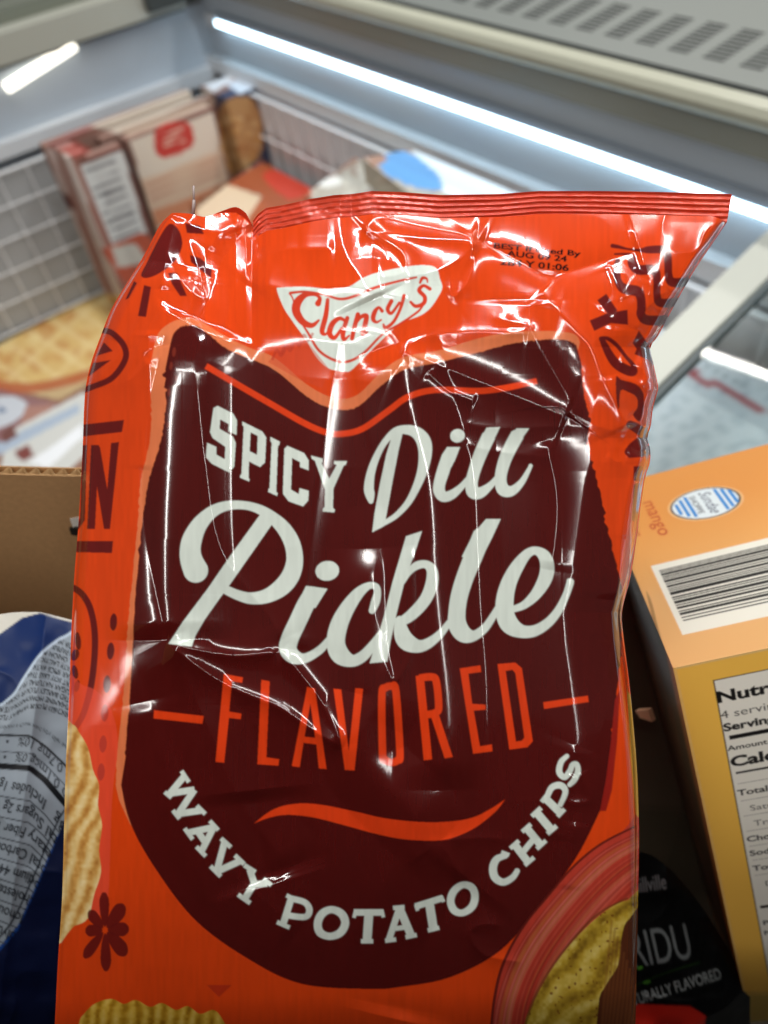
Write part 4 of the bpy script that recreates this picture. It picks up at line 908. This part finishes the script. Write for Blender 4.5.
# glowing rod in place of a ceiling light's reflection in the left glass lid
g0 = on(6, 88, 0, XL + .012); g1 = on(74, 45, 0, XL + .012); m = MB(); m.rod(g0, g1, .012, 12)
m.build('reflection_streak', mat('reflection_glow', (255, 250, 235), rough=.3, emit=(1, .95, .82), estr=2.2), fz, True)

# ------------------------------------------------------------------ wire baskets
wire = mat('basket_wire', (232, 234, 236), rough=.35, metal=.0)
def basket(name, label, cat, o, a, la, b, lb, na, nb, r, back, thick_wires=()):
    o = np.array(o, float); a = np.array(a, float); b = np.array(b, float)
    t = thing(name, label, cat, o)
    m = MB()
    for k in range(na + 1): m.rod(o + a * la * k / na, o + a * la * k / na + b * lb, r)
    for k in range(nb + 1): m.rod(o + b * lb * k / nb + np.cross(a, b) * r, o + b * lb * k / nb + a * la + np.cross(a, b) * r, r * (1.6 if k in (0, nb) else 1))
    m.build('wire_grid', wire, t)
    if back is not None:
        m = MB(); n_ = np.cross(a, b); n_ = n_ if n_ @ (CAM - o) > 0 else -n_; q = o - n_ * .012
        m.hexa([q, q + a * la, q + a * la + b * lb, q + b * lb], [p - n_ * .004 for p in (q, q + a * la, q + a * la + b * lb, q + b * lb)]); m.build('back_sheet', back, t)
    return t
gb = on(0, 344, 0, XL + .05); ge = on(108, 288, 0, XL + .05); zt_ = on(20, 180, 0, XL + .05)[2]
basket('wire_basket', 'grey wire basket side along the left freezer wall, left of the upright pizza boxes', 'basket', (XL + .05, -.35, ge[2]), (0, 1, 0), .97, (0, 0, 1), zt_ - ge[2] + .03, 13, 5, .0022, mat('basket_sheet_dark', (172, 175, 177), rough=.6))
bw0 = on(262, 160, 1, YB - .04)
basket('wire_basket', 'pale wire basket side along the rear freezer wall, behind the blue and white bags', 'basket', (XL + .09, YB - .04, .40), (1, 0, 0), 2.4, (0, 0, 1), .415, 34, 4, .0028, mat('basket_sheet_pale', (212, 215, 218), rough=.6))

# ------------------------------------------------------------------ printed frozen-food packs : colours drawn where they are seen
cg = Canvas(-120, -40, 900, 560, 2, (150, 110, 90))
BR = (138, 100, 88); CRM = (226, 206, 188)
cg.poly([(40, 120), (260, 60), (290, 200), (140, 300), (60, 290)], (150, 110, 96))
# narrow tops of the standing cartons
for P, c in (([(44, 146), (86, 122), (96, 128), (60, 150)], (150, 96, 88)), ([(60, 150), (120, 122), (250, 78), (262, 84), (130, 140), (66, 160)], (146, 112, 100)), ([(90, 126), (196, 86), (214, 92), (120, 134)], (206, 192, 176)), ([(120, 130), (216, 96), (226, 100), (130, 138)], (196, 170, 150)),
             ([(200, 84), (226, 70), (238, 76), (214, 92)], (222, 224, 228)), ([(60, 150), (76, 142), (92, 150), (76, 160)], (190, 100, 90))): cg.poly(P, c)
# nutrition side
cg.poly([(76, 160), (128, 142), (160, 240), (110, 270)], (128, 84, 74)); cg.poly([(80, 166), (122, 150), (146, 232), (112, 250)], (222, 222, 218))
for k in range(9): cg.ribbon([(86 + k * 3.4, 172 + k * 8.5), (116 + k * 3, 161 + k * 8.5)], (120, 116, 120), r=.9 if k % 3 else 1.6)
for k, c in enumerate(((190, 170, 162), (172, 130, 118), (206, 190, 180), (160, 110, 96))): cg.poly([(46 + k * 8, 146 + k * 3), (54 + k * 8, 150 + k * 3), (118 + k * 10, 330), (106 + k * 10, 330)], c)
cg.poly([(56, 190), (70, 196), (74, 210), (60, 204)], (96, 50, 44)); cg.poly([(70, 240), (82, 240), (110, 330), (96, 330)], (214, 150, 120))
# cream front with the red square
cg.poly([(120, 140), (216, 104), (236, 198), (152, 236)], BR); cg.poly([(130, 140), (213, 112), (229, 190), (156, 234)], (232, 218, 200))
cg.poly([(141, 180), (222, 150), (229, 190), (156, 234)], (228, 196, 168)); cg.poly([(152, 212), (227, 182), (229, 192), (156, 228)], (222, 150, 112))
cg.poly([(156, 129), (188, 122), (192, 146), (160, 158)], (206, 66, 58), smooth=3)
for k in range(3): cg.ribbon([(162 + k, 134 + k * 6), (184 + k, 128 + k * 6)], (232, 190, 170), r=1)
for k in range(3): cg.ribbon([(146 + k * 2, 186 + k * 7), (216 + k * 2, 160 + k * 7)], (206, 150, 124), r=.8)
# pack with food photo, far corner
cg.poly([(214, 96), (240, 84), (262, 84), (272, 160), (236, 184)], (60, 66, 92)); cg.poly([(218, 112), (242, 96), (258, 108), (262, 150), (238, 174), (228, 168)], (196, 148, 96), smooth=4)
for _ in range(40): cg.ell(rng.uniform(220, 262), rng.uniform(104, 170), rng.uniform(2, 5), rng.uniform(2, 4), [(226, 190, 140), (170, 110, 60), (214, 160, 90)][_ % 3], 0, .6)
cg.poly([(226, 84), (246, 76), (262, 84), (240, 94)], (206, 214, 224))
# lying packs
def speckle(poly, n, cols, r0, r1, seed=1):
    r = np.random.default_rng(seed); P = np.array(poly); a, b = P.min(0), P.max(0)
    for k in range(n): cg.ell(r.uniform(a[0], b[0]), r.uniform(a[1], b[1]), r.uniform(r0, r1), r.uniform(r0, r1) * .7, cols[k % len(cols)], r.uniform(0, 3), .5)
cg.poly([(190, 205), (262, 162), (330, 192), (330, 240), (200, 260)], (176, 92, 56)); cg.poly([(262, 176), (282, 170), (312, 186), (290, 200)], (212, 70, 50), smooth=3)
cg.poly([(196, 206), (226, 184), (262, 196), (240, 230), (200, 236)], (226, 200, 168))
cg.poly([(100, 250), (140, 232), (172, 250), (130, 290)], (196, 96, 70)); cg.poly([(110, 248), (135, 243), (150, 262), (118, 268)], (214, 208, 196))
# big pizza picture
cg.poly([(-120, 410), (0, 340), (100, 292), (140, 300), (160, 340), (60, 400), (-30, 380)], (206, 178, 132))
piz = [(-120, 380), (-20, 346), (40, 318), (100, 298), (140, 304), (140, 360), (90, 378), (40, 386), (0, 385), (-60, 392)]
cg.poly(piz, (222, 186, 118), smooth=4); s_ = cg.a.copy(); speckle(piz, 260, [(236, 212, 150), (206, 150, 84), (228, 196, 126), (196, 130, 70)], 3, 9, 3)
mk = Canvas(-120, -40, 900, 560, 2, (0, 0, 0)); mk.a[:] = 0; mk.poly(piz, (255, 255, 255), smooth=4); cg.a[:] = s_ * (1 - mk.a[..., :1]) + cg.a * mk.a[..., :1]
for k in range(-6, 14):
    cg.ribbon([(k * 20 - 40, 300), (k * 20 + 30, 345), (k * 20 + 100, 392)], (238, 214, 156), r=2.6, alpha=.5) if k % 2 else None
    cg.ribbon([(k * 22 + 40, 296), (k * 22 - 20, 345), (k * 22 - 70, 392)], (236, 210, 150), r=2.4, alpha=.5) if k % 2 else None
s2_ = cg.a.copy(); cg.a[:] = s_ * (1 - mk.a[..., :1]) + s2_ * mk.a[..., :1]
cg.ribbon([(-120, 398, 6), (-30, 384, 6), (30, 388, 5), (90, 374, 5), (130, 356, 4)], (186, 92, 52), .85)
# lower-left cartons
cg.poly([(-120, 390), (0, 390), (60, 404), (40, 430), (-120, 500)], (150, 110, 110)); cg.poly([(-20, 402), (14, 396), (28, 408), (10, 424), (-20, 430)], (206, 210, 216), smooth=3); cg.ell(2, 410, 4, 3, (110, 130, 160), .3)
cg.poly([(26, 406), (54, 404), (44, 420), (20, 424)], (176, 130, 116)); cg.poly([(8, 432), (84, 392), (120, 420), (60, 480), (0, 470)], (214, 214, 208)); cg.poly([(-10, 446), (78, 404), (80, 412), (-10, 460)], (176, 190, 206))
cg.poly([(0, 434), (12, 424), (18, 436), (4, 444)], (120, 76, 70)); cg.poly([(14, 452), (28, 444), (34, 456), (22, 462)], (130, 70, 64)); cg.poly([(30, 462), (82, 424), (84, 436), (48, 468)], (246, 248, 250))
# packs behind the seal
cg.poly([(312, 190), (330, 178), (360, 160), (420, 150), (560, 210), (560, 260), (300, 260)], (176, 166, 150)); speckle([(312, 165), (440, 235)], 60, [(206, 200, 184), (140, 110, 90), (190, 170, 150)], 3, 8, 6)
cg.poly([(370, 152), (384, 144), (420, 158), (470, 174), (440, 190), (410, 186), (384, 172)], (90, 150, 206), smooth=3); cg.poly([(412, 150), (440, 150), (520, 192), (520, 210), (450, 196), (440, 176)], (226, 232, 236), smooth=3)
cg.poly([(364, 152), (378, 146), (388, 160), (372, 168)], (160, 116, 90)); cg.poly([(372, 146), (380, 142), (388, 148), (380, 154)], (70, 90, 130))
cg.ell(330, 182, 12, 5, (226, 222, 214), -.2)
# white printed sheets seen under the glass lid
cg.poly([(620, 270), (900, 200), (900, 560), (620, 560)], (196, 200, 204))
for k in range(9): cg.ribbon([(640, 380 + k * 14), (900, 490 + k * 16)], (176, 182, 188), r=1.6)
for k in range(12): cg.ribbon([(650 + k * 24, 380), (636 + k * 24, 560)], (170, 176, 184), r=1.2)
cg.ribbon([(728, 333), (780, 356), (900, 410)], (166, 62, 62), r=3); cg.ribbon([(688, 371), (700, 378), (768, 411), (900, 470)], (160, 50, 52), r=3); cg.ell(694, 372, 7, 4, (150, 50, 56), -.3)
for k in range(7): cg.ribbon([(736 + k * 9, 322 + k * 4), (742 + k * 9, 325 + k * 4)], (150, 156, 160), r=2.2)
for k in range(8): cg.ribbon([(704 + k * 9, 366 + k * 4), (710 + k * 9, 369 + k * 4)], (160, 164, 168), r=2.4)
pk = mat('frozen_pack_print', attr=True, rough=.45, spec=.4)
def standing(name, label, cat, tl, tr, x, zlow, thick, group='frozen boxes standing in the freezer', fb_=(130, 90, 78)):
    a = on(*tl, 0, x); b = on(*tr, 0, x); zt_ = (a[2] + b[2]) / 2
    lo = [(x - thick, a[1], zlow), (x, a[1], zlow), (x, b[1], zlow), (x - thick, b[1], zlow)]
    hi = [(p[0], p[1], zt_) for p in lo]
    o = art_hexa(name, lo, hi, cg, pk, None, .006, fb_); return tag(o, label, cat, group)
zf = .305
standing('pizza_box', 'upright cream pizza box showing a red square emblem', 'pizza box', (125, 139), (213, 110), -1.90, .40, .045)
standing('pizza_box', 'upright brown pizza box with a white nutrition panel facing out', 'pizza box', (77, 162), (122, 147), -1.86, .40, .04)
standing('pizza_box', 'upright brown pizza box edge at the left end of its row', 'pizza box', (60, 152), (76, 146), -1.90, .40, .05)
standing('pizza_box', 'thin upright pale box edge just left of the nutrition panel box', 'pizza box', (66, 158), (84, 150), -1.82, .40, .02, fb_=(206, 190, 176))
standing('pizza_box', 'upright box against the left freezer wall with a pale top edge', 'pizza box', (44, 148), (190, 90), -1.985, .40, .03)
standing('pizza_box', 'thin upright box right behind the cream pizza box with a brown top', 'pizza box', (100, 138), (214, 98), -1.95, .40, .03)
standing('pizza_box', 'upright dark blue box with a golden food photo in the freezer corner', 'food box', (226, 98), (262, 86), -1.88, .42, .14)
def lying(name, label, cat, quad, zt_, thick, group=None):
    q = [on(x, y, 2, zt_) for x, y in quad]; q = [np.array((p[0], min(p[1], YB - .065), p[2])) for p in q]
    o = art_hexa(name, [p - np.array((0, 0, thick)) for p in q], q, cg, pk, None, .006, (140, 100, 84)); return tag(o, label, cat, group)
lying('pizza_box', 'flat box with a large cheese pizza photo lying by the left wire basket', 'pizza box', [(-90, 392), (102, 290), (190, 330), (60, 440)], .385, .04)
lying('pizza_box', 'flat brown box lying at the freezer corner with a red patch', 'pizza box', [(190, 215), (258, 160), (345, 195), (300, 262)], .655, .05)
lying('pizza_box', 'flat box with red and white print in front of the nutrition panel box', 'pizza box', [(98, 252), (150, 226), (215, 270), (140, 330)], .43, .04)
lying('food_box', 'pale box with blue lettering band and a white bar across, lower left of the freezer', 'food box', [(-40, 462), (80, 388), (190, 430), (90, 560)], .44, .04)
lying('food_box', 'dark box with a pale round badge under the white box, lower left of the freezer', 'food box', [(-90, 420), (30, 388), (70, 402), (-40, 480)], .42, .03)
lying('frozen_bag', 'mixed tan and grey frozen food pack behind the bag seal', 'frozen pack', [(305, 195), (366, 152), (470, 210), (400, 262)], .79, .06)
lying('frozen_bag', 'bright blue and white frozen food pack behind the bag seal', 'frozen pack', [(362, 158), (428, 142), (552, 196), (470, 240)], .862, .05)
lying('food_box', 'white printed box with thin red lines under the glass lid at the right', 'food box', [(560, 330), (800, 150), (1100, 400), (640, 560)], .74, .06)

# ------------------------------------------------------------------ glass lid at the right and its white frame
lid = thing('glass_lid', 'sliding flat glass lid with a broad white frame bar, right of the bag', 'glass lid', (-.3, .5, .95))
zl = .95
p0 = on(768, 230, 2, zl); p1 = on(654, 341, 2, zl); p2 = on(768, 277, 2, zl); p3 = on(658, 385, 2, zl)
def ext(a, b, f0, f1): return a + (b - a) * f0, a + (b - a) * f1
A0, A1 = ext(p1, p0, -2.2, 1.7); B0, B1 = ext(p3, p2, -2.2, 1.7)
dz = np.array((0, 0, .018))
m = MB(); m.hexa([A0 - dz, B0 - dz, B1 - dz, A1 - dz], [A0, B0, B1, A1]); m.build('lid_frame', mat('lid_frame', (196, 198, 188), rough=.32), lid)
m = MB(); n_ = (B0 - A0) * .22; m.hexa([B0 - dz * 1.1, B0 + n_ - dz * 1.1, B1 + n_ - dz * 1.1, B1 - dz * 1.1], [B0 - dz * .35 + n_ * .01, B0 + n_ - dz * .35, B1 + n_ - dz * .35, B1 - dz * .35 + n_ * .01]); m.build('lid_gasket', mat('lid_gasket', (96, 104, 106), rough=.5), lid)
gm = bpy.data.materials.new('lid_glass'); gm.use_nodes = True; nt = gm.node_tree; nt.nodes.clear()
out = nt.nodes.new('ShaderNodeOutputMaterial'); tr = nt.nodes.new('ShaderNodeBsdfTransparent'); gl = nt.nodes.new('ShaderNodeBsdfGlossy'); mx = nt.nodes.new('ShaderNodeMixShader'); fr = nt.nodes.new('ShaderNodeFresnel')
gl.inputs['Roughness'].default_value = .03; fr.inputs['IOR'].default_value = 1.6; tr.inputs['Color'].default_value = (.93, .96, .95, 1)
geo = nt.nodes.new('ShaderNodeNewGeometry'); inv = nt.nodes.new('ShaderNodeMath'); inv.operation = 'SUBTRACT'; inv.inputs[0].default_value = 1; mul = nt.nodes.new('ShaderNodeMath'); mul.operation = 'MULTIPLY'
nt.links.new(geo.outputs['Backfacing'], inv.inputs[1]); nt.links.new(inv.outputs[0], mul.inputs[0]); nt.links.new(fr.outputs[0], mul.inputs[1]); nt.links.new(mul.outputs[0], mx.inputs[0]); nt.links.new(tr.outputs[0], mx.inputs[1]); nt.links.new(gl.outputs[0], mx.inputs[2]); nt.links.new(mx.outputs[0], out.inputs[0])
R0 = B0 + n_; R1 = B1 + n_; rx = np.array((1.1, 0, 0)); g_ = np.array((0, 0, .004)); gz = np.array((0, 0, -.010))
m = MB(); m.hexa([R0 + gz, R0 + rx + gz, R1 + rx + gz, R1 + gz], [R0 + gz + g_, R0 + rx + gz + g_, R1 + rx + gz + g_, R1 + gz + g_]); m.build('glass_pane', gm, lid)
# lid handle strip running across the glass

# ------------------------------------------------------------------ store floor and what lies beyond
m = MB(); m.box((-8, -8, -.05), (8, 8, 0)); fl = m.build('floor', mat('store_floor', (170, 164, 152), rough=.25)); fl['kind'] = 'structure'
m = MB(); m.box((-7, 3.2, 0), (7, 3.3, 3.4)); w_ = m.build('wall', mat('store_wall', (176, 176, 160), rough=.7)); w_['kind'] = 'structure'
c0 = onpanel(733, 6)
sh = thing('round_tub', 'round white tub standing beyond the freezer rim at the top right corner', 'container', on(745, 8, 1, 1.45))
m = MB(); cc_ = on(750, 12, 1, 1.42); ring = [(cc_[0] + .09 * math.cos(a), 1.42 + .09 * math.sin(a)) for a in np.linspace(0, 2 * math.pi, 24, endpoint=False)]
m.add([(x, y, cc_[2] - .10) for x, y in ring] + [(x, y, cc_[2]) for x, y in ring], [(k, (k + 1) % 24, 24 + (k + 1) % 24, 24 + k) for k in range(24)] + [tuple(range(24))[::-1], tuple(range(24, 48))]); m.build('container_body', mat('white_tub', (214, 210, 200), rough=.4), sh)

# ================================================================== LIGHT
w = bpy.data.worlds.new('World'); scene.world = w; w.use_nodes = True
w.node_tree.nodes['Background'].inputs[0].default_value = (.88, .82, .76, 1); w.node_tree.nodes['Background'].inputs[1].default_value = WORLD
def area(name, loc, to, sx, sy, power, col=(1, .98, .94), roll=None, spread=180):
    d = bpy.data.lights.new(name, 'AREA'); d.shape = 'RECTANGLE'; d.size = sx; d.size_y = sy; d.energy = power; d.color = col; d.spread = math.radians(spread)
    o = bpy.data.objects.new(name, d); COL.objects.link(o); o.location = loc
    import mathutils
    z_ = (mathutils.Vector(loc) - mathutils.Vector(to)).normalized()
    x_ = mathutils.Vector(roll or (1, 0, 0)); x_ = (x_ - z_ * x_.dot(z_)).normalized(); y_ = z_.cross(x_)
    o.rotation_euler = mathutils.Matrix((x_, y_, z_)).transposed().to_euler(); return o
for L in LAMPS: area(*L)

# ================================================================== CAMERA
cd = bpy.data.cameras.new('camera'); co = bpy.data.objects.new('camera', cd); COL.objects.link(co); scene.camera = co
import mathutils
M4 = mathutils.Matrix([list(RW[i]) + [float(CAM[i])] for i in range(3)] + [[0, 0, 0, 1]]); co.matrix_world = M4
cd.sensor_fit = 'VERTICAL'; cd.sensor_height = 36; cd.lens = 36 * F / 1024; cd.clip_start = .01; cd.clip_end = 60
cd.dof.use_dof = True; cd.dof.focus_distance = FOCUS; cd.dof.aperture_fstop = FSTOP
scene.view_settings.view_transform = 'Standard'; scene.view_settings.look = 'None'; scene.view_settings.exposure = EXPO; scene.view_settings.gamma = 1
scene.cycles.max_bounces = 6; scene.cycles.diffuse_bounces = 3; scene.cycles.glossy_bounces = 3; scene.cycles.transparent_max_bounces = 6
scene.cycles.use_denoising = True
try: scene.cycles.denoiser = 'OPENIMAGEDENOISE'
except Exception: pass
